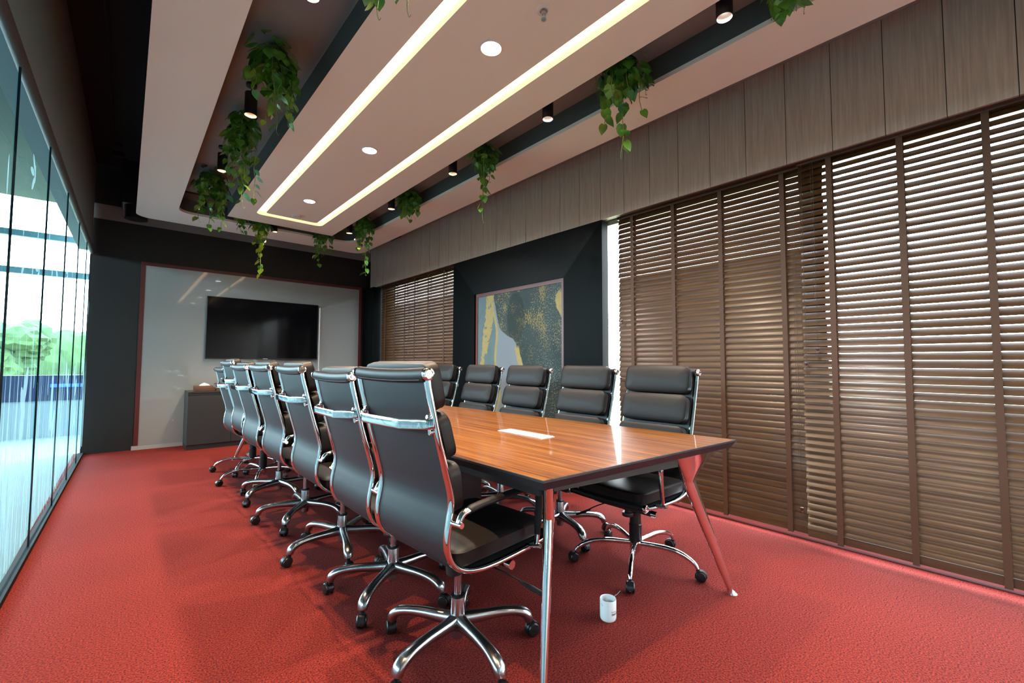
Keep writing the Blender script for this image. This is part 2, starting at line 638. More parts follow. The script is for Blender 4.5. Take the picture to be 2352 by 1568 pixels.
for i in range(n):
    j = (i + 1) % n
    bm.faces.new((v1[i], v1[j], v2[j], v2[i]))
link('box_side', bm, M_upstand, CB)

# valance of vertical planks above the blinds
XV = 3.14
bm = bmesh.new()
y = 7.266
edges = [0.167 + 0.2445 * k for k in range(-9, 29)]
edges = [e for e in edges if e < 7.25] + [7.266]
prev = Y0
for e in edges:
    box(bm, XV, XV + 0.018, prev + 0.0018, e - 0.0018, 2.40, ZC - 0.001)
    prev = e
box(bm, XV + 0.006, XV + 0.02, Y0, 7.262, 2.402, ZC - 0.002, mi=1)
V = tag(link('window_valance', bm, [M_valance, M_black_mt]), 'grey-brown vertical plank valance hiding the tops of the blinds', 'valance')
bm = bmesh.new()
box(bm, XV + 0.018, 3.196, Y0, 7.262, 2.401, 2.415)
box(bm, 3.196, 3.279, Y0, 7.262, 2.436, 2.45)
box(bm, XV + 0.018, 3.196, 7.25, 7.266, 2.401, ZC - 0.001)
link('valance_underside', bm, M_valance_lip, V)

# right window wall
struct(link('wall_right_upper', B(3.28, 3.5, Y0, YB, 2.445, 3.62), M_ceil_grey))
W1 = struct(empty('window_1', (3.35, 2.6, 0)))
bm = bmesh.new()
box(bm, 0.0, 0.008, Y0 - 2.6, YB - 2.6, 0.05, 2.44)
link('window_pane', bm, M_glass_win, W1)
bm = bmesh.new()
for yy in (-1.6, 0.80, 4.9, 7.40):
    box(bm, -0.02, 0.05, yy - 0.025 - 2.6, yy + 0.025 - 2.6, 0.05, 2.44)
box(bm, -0.03, 0.06, Y0 - 2.6, YB - 2.6, 0.0, 0.05)
box(bm, -0.02, 0.05, Y0 - 2.6, YB - 2.6, 2.40, 2.444)
link('window_frame', bm, M_steel, W1)
# far pier beside the last blind, and boxed reveal by the picture frame
struct(link('trim_1', B(3.10, 3.5, 7.05, YB - 0.001, 0, 2.40), M_frame_v))

# picture feature: big mitred dark frame round a red-edged artwork
PF = empty('picture_frame', (3.14, 3.528, 0))
tag(PF, 'wide dark mitred timber frame panel around the gold and teal artwork', 'picture frame')
y0, y1, yi0, yi1, zt, zi, zb = 2.356, 4.70, 2.813, 4.243, 2.398, 1.951, 0.0
zbi = 0.30


def quadprism(bm, q, x0, x1):
    a = [bm.verts.new((x0, yy, zz)) for yy, zz in q]
    b = [bm.verts.new((x1, yy, zz)) for yy, zz in q]
    m = len(q)
    bm.faces.new(a)
    bm.faces.new(list(reversed(b)))
    for i in range(m):
        j = (i + 1) % m
        bm.faces.new((a[i], b[i], b[j], a[j]))
    bmesh.ops.recalc_face_normals(bm, faces=bm.faces)


def rel(q):
    return [(yy - 3.528, zz) for yy, zz in q]


for nm, q, m in (('top_rail', [(y0, zt), (y1, zt), (yi1, zi), (yi0, zi)], M_frame_h),
                 ('bottom_rail', [(y0, zb), (yi0, zbi), (yi1, zbi), (y1, zb)], M_frame_h),
                 ('near_stile', [(y0, zb), (y0, zt), (yi0, zi), (yi0, zbi)], M_frame_v),
                 ('far_stile', [(y1, zb), (yi1, zbi), (yi1, zi), (y1, zt)], M_frame_v)):
    bm = bmesh.new()
    quadprism(bm, rel(q), 0.0, 0.088)
    link(nm, bm, m, PF)
bm = bmesh.new()
rw = 0.042
for q in ([(yi0, zi), (yi1, zi), (yi1 - rw, zi - rw), (yi0 + rw, zi - rw)], [(yi0, zbi), (yi0, zi), (yi0 + rw, zi - rw), (yi0 + rw, zbi)],
          [(yi1, zi), (yi1, zbi), (yi1 - rw, zbi), (yi1 - rw, zi - rw)]):
    quadprism(bm, rel(q), 0.018, 0.05)
link('red_border', bm, M_red, PF)

# artwork
M_art = mat('abstract_ink_art', (0.4, 0.45, 0.48), 0.7, spec=0.06)


def build_art(m):
    nt = m.node_tree
    bsdf = nt.nodes['Principled BSDF']
    tc = N(m, 'ShaderNodeTexCoord')
    sp = N(m, 'ShaderNodeSeparateXYZ')
    L(m, tc.outputs['UV'], sp.inputs[0])
    U, Vv = sp.outputs[0], sp.outputs[1]

    def val(x):
        n = N(m, 'ShaderNodeValue')
        n.outputs[0].default_value = x
        return n.outputs[0]

    def mth(op, a, b=None, clamp=False):
        n = N(m, 'ShaderNodeMath', operation=op)
        n.use_clamp = clamp
        for i, x in enumerate((a, b)):
            if x is None:
                continue
            if isinstance(x, (int, float)):
                n.inputs[i].default_value = x
            else:
                L(m, x, n.inputs[i])
        return n.outputs[0]

    def noise(scale, detail=3.0, dist=0.0):
        n = N(m, 'ShaderNodeTexNoise')
        n.inputs['Scale'].default_value = scale
        n.inputs['Detail'].default_value = detail
        n.inputs['Distortion'].default_value = dist
        L(m, tc.outputs['UV'], n.inputs['Vector'])
        return n.outputs['Fac']

    def curve(pts, x):
        n = N(m, 'ShaderNodeFloatCurve')
        c = n.mapping.curves[0]
        pts = sorted(pts)
        c.points[0].location = pts[0]
        c.points[1].location = pts[-1]
        for p in pts[1:-1]:
            c.points.new(*p)
        n.mapping.update()
        L(m, x, n.inputs['Value'])
        return n.outputs[0]

    def step(d, soft=0.006):
        """1 where d>0"""
        return mth('ADD', mth('DIVIDE', d, soft), 0.5, clamp=True)

    def mixc(fac, a, b):
        n = N(m, 'ShaderNodeMix', data_type='RGBA')
        L(m, fac, n.inputs[0])
        for i, x in ((6, a), (7, b)):
            if isinstance(x, tuple):
                n.inputs[i].default_value = (*x, 1)
            else:
                L(m, x, n.inputs[i])
        return n.outputs[2]

    wob = mth('MULTIPLY', mth('SUBTRACT', noise(9, 4), 0.5), 0.10)
    wob2 = mth('MULTIPLY', mth('SUBTRACT', noise(26, 4), 0.5), 0.10)
    Uw = mth('ADD', U, wob)
    Uf = mth('ADD', U, mth('MULTIPLY', wob2, 0.7))
    grey = mixc(noise(3, 2), (0.1240, 0.1457, 0.1736), (0.1612, 0.1860, 0.2139))
    # dark region, right of curve B2(v)
    b2 = curve([(0.0, 0.42), (0.12, 0.60), (0.30, 0.62), (0.45, 0.575), (0.58, 0.52), (0.66, 0.49), (0.70, 0.40), (0.76, 0.30), (0.84, 0.265), (0.92, 0.24), (1.0, 0.20)], Vv)
    d2 = mth('SUBTRACT', U, mth('ADD', b2, mth('MULTIPLY', wob2, 0.25)))
    dark = mixc(noise(4, 4), (0.0112, 0.0211, 0.0229), (0.0465, 0.0651, 0.0682))
    # paler towards the top of the artwork
    topm = mth('MULTIPLY', mth('SUBTRACT', Vv, 0.45), 1.6, clamp=True)
    dark = mixc(mth('MULTIPLY', topm, 0.6), dark, (0.0527, 0.0682, 0.0682))
    # white speckles
    spk = mth('GREATER_THAN', noise(120, 2), mth('ADD', 0.60, mth('MULTIPLY', mth('SUBTRACT', noise(5, 2), 0.5), 0.35)))
    lowr = mth('MULTIPLY', mth('SUBTRACT', U, 0.60), 3.0, clamp=True)
    dark = mixc(mth('MULTIPLY', mth('MULTIPLY', spk, lowr), 0.6), dark, (0.1860, 0.1984, 0.1984))
    # gold speckles
    gsp = mth('GREATER_THAN', noise(90, 3), mth('ADD', 0.60, mth('MULTIPLY', mth('SUBTRACT', 0.5, noise(7, 2)), 0.8)))
    gband = mth('MULTIPLY', mth('SUBTRACT', Vv, 0.40), 2.2, clamp=True)
    dark = mixc(mth('MULTIPLY', gsp, mth('MULTIPLY', gband, 0.75)), dark, (0.2108, 0.1674, 0.0682))
    # darker oval near the top
    ou = mth('DIVIDE', mth('SUBTRACT', U, 0.50), 0.105)
    ov = mth('DIVIDE', mth('SUBTRACT', Vv, 0.82), 0.17)
    od = mth('SUBTRACT', 1.0, mth('ADD', mth('MULTIPLY', ou, ou), mth('MULTIPLY', ov, ov)))
    dark = mixc(mth('MULTIPLY', step(od, 0.25), 0.6), dark, (0.0217, 0.0279, 0.0279))
    col = mixc(step(d2), grey, dark)
    # teal blob on the far side
    b1 = curve([(0.0, 0.16), (0.10, 0.22), (0.20, 0.27), (0.30, 0.30), (0.42, 0.28), (0.52, 0.245), (0.62, 0.25), (0.72, 0.265), (0.82, 0.24), (0.92, 0.20), (1.0, 0.18)], Vv)
    d1 = mth('SUBTRACT', b1, mth('ADD', U, mth('MULTIPLY', wob2, 0.3)))
    teal = mixc(noise(5, 3), (0.0620, 0.0961, 0.1054), (0.1147, 0.1550, 0.1674))
    bl = curve([(0.0, 0.0), (0.35, 0.01), (0.50, 0.05), (0.60, 0.07), (0.75, 0.08), (1.0, 0.07)], Vv)
    col = mixc(step(d1), col, teal)
    # gold column and gold edges
    gc = mth('SUBTRACT', 0.055, mth('ABSOLUTE', mth('SUBTRACT', Uf, curve([(0.0, 0.0), (0.38, 0.0), (0.45, 0.04), (0.55, 0.075), (0.7, 0.12), (0.85, 0.16), (1.0, 0.17)], Vv))))
    gmask = mth('SUBTRACT', gc, mth('MULTIPLY', mth('SUBTRACT', 0.72, Vv, clamp=True), 0.14))
    blotch = mth('SUBTRACT', noise(14, 3), 0.40)
    g1 = mth('MULTIPLY', step(gmask), step(blotch, 0.02))
    g2 = step(mth('SUBTRACT', 0.014, mth('ABSOLUTE', mth('ADD', d1, mth('MULTIPLY', wob2, 0.25)))))
    low2 = mth('MULTIPLY', step(mth('SUBTRACT', 0.62, Vv), 0.02), step(mth('SUBTRACT', Vv, 0.16), 0.02))
    g3 = mth('MULTIPLY', step(mth('SUBTRACT', 0.026, mth('ABSOLUTE', mth('ADD', d2, -0.006)))), low2)
    cu = mth('SUBTRACT', Uw, mth('ADD', 0.93, mth('MULTIPLY', mth('ABSOLUTE', mth('SUBTRACT', Vv, 0.90)), 0.55)))
    g4 = mth('MULTIPLY', step(cu), mth('MULTIPLY', step(mth('SUBTRACT', Vv, 0.72), 0.02), step(mth('SUBTRACT', 0.95, Vv), 0.02)))
    gold = mth('MAXIMUM', mth('MAXIMUM', g1, g2), mth('MAXIMUM', g3, g4))
    gcol = mixc(noise(30, 3), (0.2108, 0.1674, 0.0744), (0.2728, 0.2232, 0.1054))
    col = mixc(gold, col, gcol)
    L(m, col, bsdf.inputs['Base Color'])


build_art(M_art)
bm = bmesh.new()
ay0, ay1, az0, az1 = yi0 + rw, yi1 - rw, zbi, zi - rw
box(bm, 3.165, 3.20, ay0, ay1, az0, az1)
uvl = bm.loops.layers.uv.new('UVMap')
for f in bm.faces:
    for lp in f.loops:
        c_ = lp.vert.co
        lp[uvl].uv = ((ay1 - c_.y) / (ay1 - ay0), (c_.z - az0) / (az1 - az0))
tag(link('artwork', bm, M_art), 'abstract ink artwork in teal, grey and gold inside the dark frame', 'artwork')

# ------------------------------------------------------------------ far wall: whiteboard, tv, cabinet
WB = empty('whiteboard', (1.6, YB, 0))
tag(WB, 'huge glossy white glass board with red edge on the far black wall', 'whiteboard')
bx0, bx1, bz0, bz1 = 0.165 - 1.6, 3.012 - 1.6, 0.052, 2.385
link('board_surface', B(bx0, bx1, -0.022, -0.002, bz0, bz1), M_board, WB)
bm = bmesh.new()
box(bm, bx0 - 0.045, bx0, -0.026, -0.001, bz0, bz1 + 0.045)
box(bm, bx1, bx1 + 0.045, -0.026, -0.001, bz0, bz1 + 0.045)
box(bm, bx0, bx1, -0.026, -0.001, bz1, bz1 + 0.045)
o = link('red_border', bm, M_red, WB)
o['label'] = 'dark red border'
bm = bmesh.new()
for xs in (1.088, 2.035):
    box(bm, xs - 1.6 - 0.0012, xs - 1.6 + 0.0012, -0.0226, -0.0215, bz0, bz1)
link('board_seam', bm, M_board_seam, WB)
struct(link('baseboard_back', B(0.10, 3.06, YB - 0.032, YB - 0.002, 0.0, 0.05), M_skirt))

TV = empty('television', (1.577, YB - 0.03, 1.61))
tag(TV, 'large black wall-mounted television in the middle of the whiteboard', 'television')
bm = bmesh.new()
box(bm, -0.745, 0.745, -0.055, -0.03, -0.44, 0.44, bev=0.003)
box(bm, -0.35, 0.35, -0.03, 0.0, -0.25, 0.2)
link('tv_body', bm, M_tv_body, TV)
link('screen', B(-0.737, 0.737, -0.0565, -0.054, -0.425, 0.433), M_tv, TV)
bm = bmesh.new()
box(bm, -0.03, 0.03, -0.058, -0.055, -0.436, -0.430)
o = link('badge', bm, M_alu_plate, TV)

CABX0, CABX1, CY0, CY1, CH = 0.625, 2.55, 6.95, 7.40, 0.745
CAB = empty('sideboard', ((CABX0 + CABX1) / 2, (CY0 + CY1) / 2, 0))
tag(CAB, 'low charcoal sideboard against the whiteboard under the television', 'sideboard')
hw, hd = (CABX1 - CABX0) / 2, (CY1 - CY0) / 2
bm = bmesh.new()
box(bm, -hw, hw, -hd + 0.02, hd, 0.06, CH - 0.02)
box(bm, -hw, hw, -hd, hd, CH - 0.018, CH)
link('carcass', bm, M_cabinet, CAB)
link('plinth', B(-hw, hw, -hd + 0.012, hd, 0.0, 0.06), M_cabinet_dk, CAB)
nd = 4
for k in range(nd):
    xa = -hw + k * (2 * hw / nd)
    dd = link('door', B(xa + 0.0025, xa + 2 * hw / nd - 0.0025, -hd, -hd + 0.018, 0.065, CH - 0.055), M_cabinet, CAB)
bm = bmesh.new()
box(bm, -hw, hw, -hd + 0.008, -hd + 0.02, CH - 0.050, CH - 0.020)
link('finger_pull', bm, M_cabinet_dk, CAB)

TB = empty('tissue_box', (0.80, 7.02, CH))
tag(TB, 'wooden tissue box with a white tissue, at the left end of the sideboard', 'tissue box')
bm = bmesh.new()
box(bm, -0.115, 0.115, -0.055, 0.055, 0.0, 0.072, bev=0.003)
link('box_body', bm, M_boxwood, TB, smooth='auto')
bm = bmesh.new()
rr = random.Random(3)
prev = None
rings = []
for k in range(5):
    t = k / 4
    rg = []
    for i in range(12):
        a = 2 * pi * i / 12
        r = 0.058 * (1 - t) ** 0.7 + 0.003
        rg.append(bm.verts.new((r * cos(a) * (1 + 0.15 * sin(3 * a)), 0.45 * r * sin(a), 0.070 + 0.034 * t + 0.004 * sin(4 * a + k))))
    rings.append(rg)
for a_, b_ in zip(rings, rings[1:]):
    ring_faces(bm, a_, b_)
bm.faces.new(rings[-1])
link('tissue', bm, M_tissue, TB, smooth=True)

TR = empty('condiment_tray', (1.00, 7.03, CH))
tag(TR, 'small wooden tray holding a white ribbed cup, right of the tissue box', 'tray')
bm = bmesh.new()
box(bm, -0.075, 0.075, -0.05, 0.05, 0, 0.006)
for q in ((-0.075, 0.075, -0.05, -0.042), (-0.075, 0.075, 0.042, 0.05)):
    box(bm, q[0], q[1], q[2], q[3], 0.006, 0.03)
for q in ((-0.075, -0.067), (0.067, 0.075)):
    box(bm, q[0], q[1], -0.042, 0.042, 0.006, 0.03)
link('tray_body', bm, M_boxwood, TR)
bm = bmesh.new()
lathe(bm, [(0.032, 0.0), (0.036, 0.02), (0.040, 0.08), (0.037, 0.08), (0.030, 0.02)], 24, cap1=True)
tag(link('paper_cup_holder', bm, M_tissue, smooth='auto'), 'white round cup standing in the small wooden tray on the sideboard', 'cup').location = (1.0, 7.03, CH + 0.0065)

# ------------------------------------------------------------------ glass partition on the left
def xg(y):
    return -0.395 + 0.0112 * (y - 3.0)


ANG = -atan2(0.0112, 1.0)
GW = struct(empty('wall_left', (xg(0.0), 0.0, 0), ANG))
joints = [-1.9, -0.95, 0.0, 0.97, 1.94, 2.91, 3.88, 4.86, 5.83, 6.72, 7.43]
for a_, b_ in zip(joints, joints[1:]):
    pn = link('glass_panel', B(-0.012, 0.0, a_ + 0.0022, b_ - 0.0022, 0.03, 2.45), M_glass_part, GW)
    bm = bmesh.new()
    rr = random.Random(int(a_ * 100) + 500)
    # frosted reeds: thin tapering blades, seed heads and a few broad leaves
    def blade(y, z0, h, w, lean, bend=0.0, k=6):
        pl, pr = [], []
        for i in range(k + 1):
            t = i / k
            cy = y + lean * t + bend * t * t
            ww = w * (1 - t) ** 0.8 * (0.5 + t if t < 0.5 else 1)
            pl.append(bm.verts.new((0.0008, cy - ww / 2 - 0.0004, z0 + h * t)))
            pr.append(bm.verts.new((0.0008, cy + ww / 2 + 0.0004, z0 + h * t)))
        for i in range(k):
            bm.faces.new((pl[i], pr[i], pr[i + 1], pl[i + 1]))

    def oval(y, z, ry, rz, tilt=0.0):
        v = []
        for i in range(12):
            a = 2 * pi * i / 12
            dy, dz = ry * cos(a), rz * sin(a) * (1 + 0.2 * sin(a))
            v.append(bm.verts.new((0.0010, y + dy * cos(tilt) - dz * sin(tilt), z + dy * sin(tilt) + dz * cos(tilt))))
        bm.faces.new(v)

    lo, hi = a_ + 0.03, b_ - 0.05
    for i in range(34):
        h = rr.uniform(0.25, 1.0)
        blade(rr.uniform(lo, hi), 0.10 + rr.uniform(0, 0.15), h, rr.uniform(0.006, 0.02), rr.uniform(-0.06, 0.06), rr.uniform(-0.05, 0.05))
    for i in range(9):
        yy = rr.uniform(lo, hi)
        h = rr.uniform(0.8, 1.25)
        blade(yy, 0.12, h, rr.uniform(0.02, 0.05), rr.uniform(-0.10, 0.10), rr.uniform(-0.1, 0.1), 8)
    for i in range(5):
        yy = rr.uniform(lo + 0.05, hi - 0.05)
        h = rr.uniform(0.7, 1.9)
        blade(yy, 0.12, h, 0.006, 0)
        oval(yy, 0.12 + h, 0.014, 0.09)
    for i in range(3):
        oval(rr.uniform(lo + 0.1, hi - 0.1), rr.uniform(0.55, 1.1), 0.05, 0.11, rr.uniform(-0.8, 0.8))
    for i in range(3):
        yy, zz = rr.uniform(lo + 0.08, hi - 0.08), rr.uniform(1.5, 2.15)
        for q in range(4):
            oval(yy + 0.035 * cos(q * 1.57), zz + 0.05 * sin(q * 1.57), 0.02, 0.05, q * 0.8)
    link('reed_film', bm, M_film, pn)
bm = bmesh.new()
for j in joints[1:-1]:
    box(bm, -0.008, 0.0004, j - 0.0021, j + 0.0021, 0.03, 2.45)
link('glass_joint', bm, M_gasket, GW)
link('floor_channel', B(-0.03, 0.012, -2.2, 7.43, 0.0, 0.03), M_gasket, GW)
bm = bmesh.new()
sweep(bm, [(0.0, -2.2, 2.472), (0.0, 7.43, 2.472)], (0.024, 0.024), n=16)
link('head_tube', bm, M_grey_tube, GW, smooth='auto')
link('bulkhead', B(-0.12, -0.003, -2.2, 7.43, 2.49, 3.598), M_bulkhead, GW)

# ceiling void fixtures
bm = bmesh.new()
sweep(bm, [(-0.18, Y0, 3.575), (-0.18, 6.6, 3.575), (-0.10, 6.6, 3.575)], (0.014, 0.014), n=8)
tag(link('conduit_pipe', bm, M_ceil_black, smooth='auto'), 'thin black conduit running along the dark ceiling void', 'conduit')
bm = bmesh.new()
lathe(bm, [(0.10, 2.90), (0.115, 2.905), (0.115, ZC - 0.001)], 28, Matrix.Translation((0.045, 7.18, 0)), cap0=True)
# plain black drum fitting under the level ceiling
tag(link('drum_fitting', bm, M_black_mt, smooth='auto'), 'black drum ceiling fitting at the far left behind the white panel', 'ceiling fitting')
DF = empty('void_sensor', (-0.14, 6.9, 3.60))
tag(DF, 'small black sensor on the dark ceiling void near the far wall', 'sensor')
bm = bmesh.new()
lathe(bm, [(0.02, -0.06), (0.05, -0.045), (0.055, 0.0)], 18)
link('sensor_head', bm, M_black_mt, DF, smooth='auto')

# ------------------------------------------------------------------ ceiling fixtures
def downlight(x, y, m, label, col, e):
    t = empty('downlight', (x, y, ZP))
    tag(t, label, 'downlight', 'downlights in the ceiling box')
    bm = bmesh.new()
    lathe(bm, [(0.064, 0.0), (0.064, -0.007), (0.058, -0.009), (0.055, -0.004)], 32, cap0=False, cap1=False)
    link('trim_ring', bm, M_white_pl, t, smooth='auto')
    bm = bmesh.new()
    lathe(bm, [(0.056, -0.006), (0.03, -0.0095), (0.004, -0.0105)], 32, cap0=False)
    link('lens', bm, m, t)
    l = bpy.data.lights.new('downlight_light', 'AREA')
    l.shape = 'DISK'
    l.size = 0.09
    l.energy = e
    l.color = col
    l.spread = radians(150)
    lo = bpy.data.objects.new('downlight_light', l)
    lo.location = (x, y, ZP - 0.013)
    COL.objects.link(lo)


downlight(1.489, 1.873, M_led_warm, 'round warm white downlight, nearest of the ceiling box', (1.0, 0.80, 0.58), 22)
downlight(1.475, 3.479, M_led_cool, 'round cool white downlight in the middle of the ceiling box', (1.0, 0.90, 0.80), 17)
downlight(1.465, 5.035, M_led_cool, 'small cool white downlight beside the smoke detector end of the ceiling box', (1.0, 0.90, 0.80), 17)

for yy, nm in ((0.27, 'next in line behind the camera side of the sprinkler'), (-1.33, 'last one by the rear wall')):  # unseen extra downlights, added so bounced light lifts the ceiling
    downlight(1.489, yy, M_led_warm, 'added fill downlight outside the frame, ' + nm, (1.0, 0.84, 0.66), 6 if yy > 0 else 5)

# sprinkler
SP = empty('fire_sprinkler', (1.521, 1.489, ZP))
tag(SP, 'fire sprinkler head with white rosette in the ceiling box', 'sprinkler')
bm = bmesh.new()
lathe(bm, [(0.040, 0.0), (0.040, -0.004), (0.030, -0.009), (0.020, -0.009), (0.020, -0.004)], 28, cap0=False, cap1=True)
link('rosette', bm, M_white_pl, SP, smooth='auto')
bm = bmesh.new()
lathe(bm, [(0.013, -0.004), (0.013, -0.018), (0.009, -0.020), (0.009, -0.026)], 14)
for s in (-1, 1):
    sweep(bm, catmull([(0.010 * s, 0, -0.024), (0.014 * s, 0, -0.036), (0.004 * s, 0, -0.048)], 4), (0.002, 0.002), up=(0, 1, 0), n=6)
cyl(bm, (0, 0, -0.026), (0, 0, -0.046), 0.0025, seg=8)
lathe(bm, [(0.014, -0.052), (0.014, -0.050), (0.004, -0.047)], 14)
for i in range(10):
    a = 2 * pi * i / 10
    box(bm, *sorted((0.011 * cos(a), 0.011 * cos(a) + 0.002)), *sorted((0.011 * sin(a), 0.011 * sin(a) + 0.002)), -0.057, -0.051)
link('sprinkler_head', bm, M_steel, SP, smooth='auto')

SD = empty('smoke_detector', (1.493, 5.645, ZP))
tag(SD, 'round white smoke detector at the far end of the ceiling box', 'smoke detector')
bm = bmesh.new()
lathe(bm, [(0.028, -0.036), (0.042, -0.033), (0.048, -0.022), (0.050, -0.010), (0.050, 0.0)], 28)
link('detector_body', bm, M_white_pl, SD, smooth='auto')
bm = bmesh.new()
for i in range(14):
    a = 2 * pi * i / 14
    M_ = Matrix.Rotation(a, 4, 'Z')
    vs = box(bm, 0.042, 0.0475, -0.003, 0.003, -0.028, -0.022)
    for v in vs:
        v.co = M_ @ v.co
link('vent_slot', bm, M_black_pl, SD)


# cylinder spot lamps in the channel
def cyl_lamp(x, y, label, zb, cool, energy, cut=None):
    t = empty('cylinder_lamp', (x, y, ZC))
    tag(t, label, 'ceiling lamp', 'black cylinder lamps in the planted ceiling channel')
    h = ZC - zb
    bm = bmesh.new()
    lathe(bm, [(0.034, 0.0), (0.034, -0.018), (0.030, -0.020)], 24, cap0=False)
    link('canopy', bm, M_black_mt, t, smooth='auto')
    bm = bmesh.new()
    cyl(bm, (0, 0, -0.018), (0, 0, -(h - 0.155)), 0.003, seg=8)
    link('stem', bm, M_black_mt, t, smooth='auto')
    bm = bmesh.new()
    lathe(bm, [(0.036, -h), (0.039, -h), (0.039, -h + 0.155), (0.037, -h + 0.158)], 28, cap0=False)
    link('lamp_body', bm, M_black_mt, t, smooth='auto')
    bm = bmesh.new()
    lathe(bm, [(0.036, -h + 0.001), (0.034, -h + 0.012), (0.017, -h + 0.05)], 24, cap0=False, cap1=False)
    link('reflector', bm, M_reflector, t, smooth='auto')
    bm = bmesh.new()
    lathe(bm, [(0.018, -h + 0.048), (0.004, -h + 0.049)], 20, cap0=False)
    link('led', bm, M_led_cool if cool else M_led_spotw, t)
    l = bpy.data.lights.new('cylinder_lamp_light', 'SPOT')
    l.energy = energy
    l.spot_size = radians(88)
    l.spot_blend = 0.6
    l.shadow_soft_size = 0.015
    l.color = (1.0, 0.90, 0.80) if cool else (1.0, 0.66, 0.36)
    lo = bpy.data.objects.new('cylinder_lamp_light', l)
    lo.location = (x, y, zb + 0.042)
    COL.objects.link(lo)


EL, ER = 105, 42
for y, nm in ((0.90, 'outside the frame, nearest the camera'), (2.12, 'at the top edge of the photo'), (3.45, 'half hidden by the biggest vine'), (4.64, 'showing its round canopy and stem')):
    cyl_lamp(0.600, y, 'black cylinder lamp in the left channel, ' + nm, 2.845, False, EL)
cyl_lamp(0.600, 5.98, 'black cylinder lamp in the left channel, behind the last vine by the corner', 2.845, False, EL)
cyl_lamp(1.42, 6.36, 'black cylinder lamp in the far channel above the television wall', 2.845, False, EL)
for y, nm, cool in ((0.88, 'nearest and largest, with a bright white lens', True), (2.10, 'second from the camera, cool white lens', True),
                    (3.30, 'third from the camera, right beside the long narrow vine', False), (4.53, 'fourth from the camera, left of the bushy vine', False),
                    (5.76, 'farthest, tucked behind a vine at the corner', False)):
    cyl_lamp(2.185, y, 'black cylinder lamp, right channel, ' + nm, 2.845, cool, ER)


# ------------------------------------------------------------------ trailing vines
def leaf(bm, p, d, up, s, mi=0, fold=0.25):
    """heart shaped leaf from base p along d, face normal about up"""
    d = d.normalized()
    side = d.cross(up)
    if side.length < 1e-3:
        side = d.cross(Vector((1, 0, 0)))
    side.normalize()
    nn = side.cross(d).normalized()
    prof = [(0.0, 0.0), (-0.10, 0.24), (0.10, 0.43), (0.35, 0.46), (0.62, 0.33), (0.85, 0.13), (1.0, 0.0)]
    mid = [(0.0, 0.0), (0.03, 0), (0.15, 0), (0.36, 0), (0.62, 0), (0.84, 0), (1.0, 0.0)]
    mids = []
    for i, (t, w) in enumerate(mid):
        droop = -0.22 * t * t
        mids.append(bm.verts.new(p + d * (t * s) + nn * (droop * s)))
    for sg in (1, -1):
        vs = []
        for i, (t, w) in enumerate(prof):
            if i in (0, len(prof) - 1):
                vs.append(mids[i])
            else:
                droop = -0.22 * t * t - fold * w * w * 1.2 + fold * 0.5 * w
                vs.append(bm.verts.new(p + d * (t * s) + side * (sg * w * s) + nn * (droop * s)))
        for i in range(len(prof) - 1):
            q = [mids[i], mids[i + 1], vs[i + 1], vs[i]]
            q2 = []
            for v in q:
                if v not in q2:
                    q2.append(v)
            if len(q2) >= 3:
                if sg < 0:
                    q2.reverse()
                f = bm.faces.new(q2)
                f.material_index = mi


def vine(name_label, x, y, ztop, strands, seed, spread, size=0.072, crown=20, crown_z=0.16, young_tip=False):
    """strands: list of (dx, dy, zbottom)"""
    rr = random.Random(seed)
    t = empty('trailing_vine', (x, y, ztop))
    tag(t, name_label, 'artificial plant', 'trailing vines in the ceiling channel')
    bl, bs = bmesh.new(), bmesh.new()
    sx, sy = spread
    for dx, dy, zb in strands:
        Lz = zb - ztop
        pts = []
        k = max(5, int(abs(Lz) / 0.07))
        for i in range(k + 1):
            u = i / k
            pts.append(Vector((dx * min(1, u * 2.2 + 0.15) + rr.uniform(-0.012, 0.012), dy * min(1, u * 2.2 + 0.15) + rr.uniform(-0.012, 0.012), Lz * u - 0.005)))
        cp = catmull(pts, 4)
        sweep(bs, cp, (0.0020, 0.0020), up=(0, 1, 0.01), n=5)
        ln = 0.0
        step = 0.026
        acc = 0.0
        for i in range(1, len(cp)):
            acc += (cp[i] - cp[i - 1]).length
            u = i / len(cp)
            if acc > step * (1.0 + 0.9 * u):
                acc = 0
                a = rr.uniform(0, 2 * pi)
                out = Vector((cos(a), sin(a), rr.uniform(-0.9, -0.1)))
                s = size * rr.uniform(0.7, 1.25) * (1.0 - 0.25 * u)
                base = cp[i] + out.normalized() * s * 0.35
                cyl(bs, cp[i], base, 0.0012, seg=4)
                young = young_tip and u > 0.5
                leaf(bl, base, Vector((out.x * 0.7, out.y * 0.7, rr.uniform(-1.3, -0.3))), Vector((out.x, out.y, rr.uniform(0.2, 1.0))), s, 1 if young and rr.random() < 0.85 else 0, rr.uniform(0.1, 0.4))
        # curled end tendril
        e = cp[-1]
        sweep(bs, catmull([e, e + Vector((0.004, 0.003, -0.02)), e + Vector((0.012, 0.006, -0.03)), e + Vector((0.018, 0.004, -0.02))], 4), (0.0013, 0.0013), up=(0, 1, 0.01), n=4)
    for i in range(int(crown * 1.5)):
        a = rr.uniform(0, 2 * pi)
        r = sqrt(rr.random())
        p = Vector((sx * r * cos(a), sy * r * sin(a), -rr.uniform(0.0, crown_z)))
        out = Vector((cos(a), sin(a), rr.uniform(-1.0, 0.1)))
        s = size * rr.uniform(0.75, 1.3)
        leaf(bl, p, out + Vector((0, 0, -0.5)), Vector((out.x, out.y, rr.uniform(0.3, 1.2))), s, 0, rr.uniform(0.1, 0.4))
        if p.z < -0.02:
            cyl(bs, Vector((p.x * 0.4, p.y * 0.4, p.z * 0.3)), p, 0.0012, seg=4)
    link('vine_stems', bs, M_stem, t, smooth=True)
    link('foliage', bl, [M_leaf, M_leaf_lt], t, smooth=True)
    return t


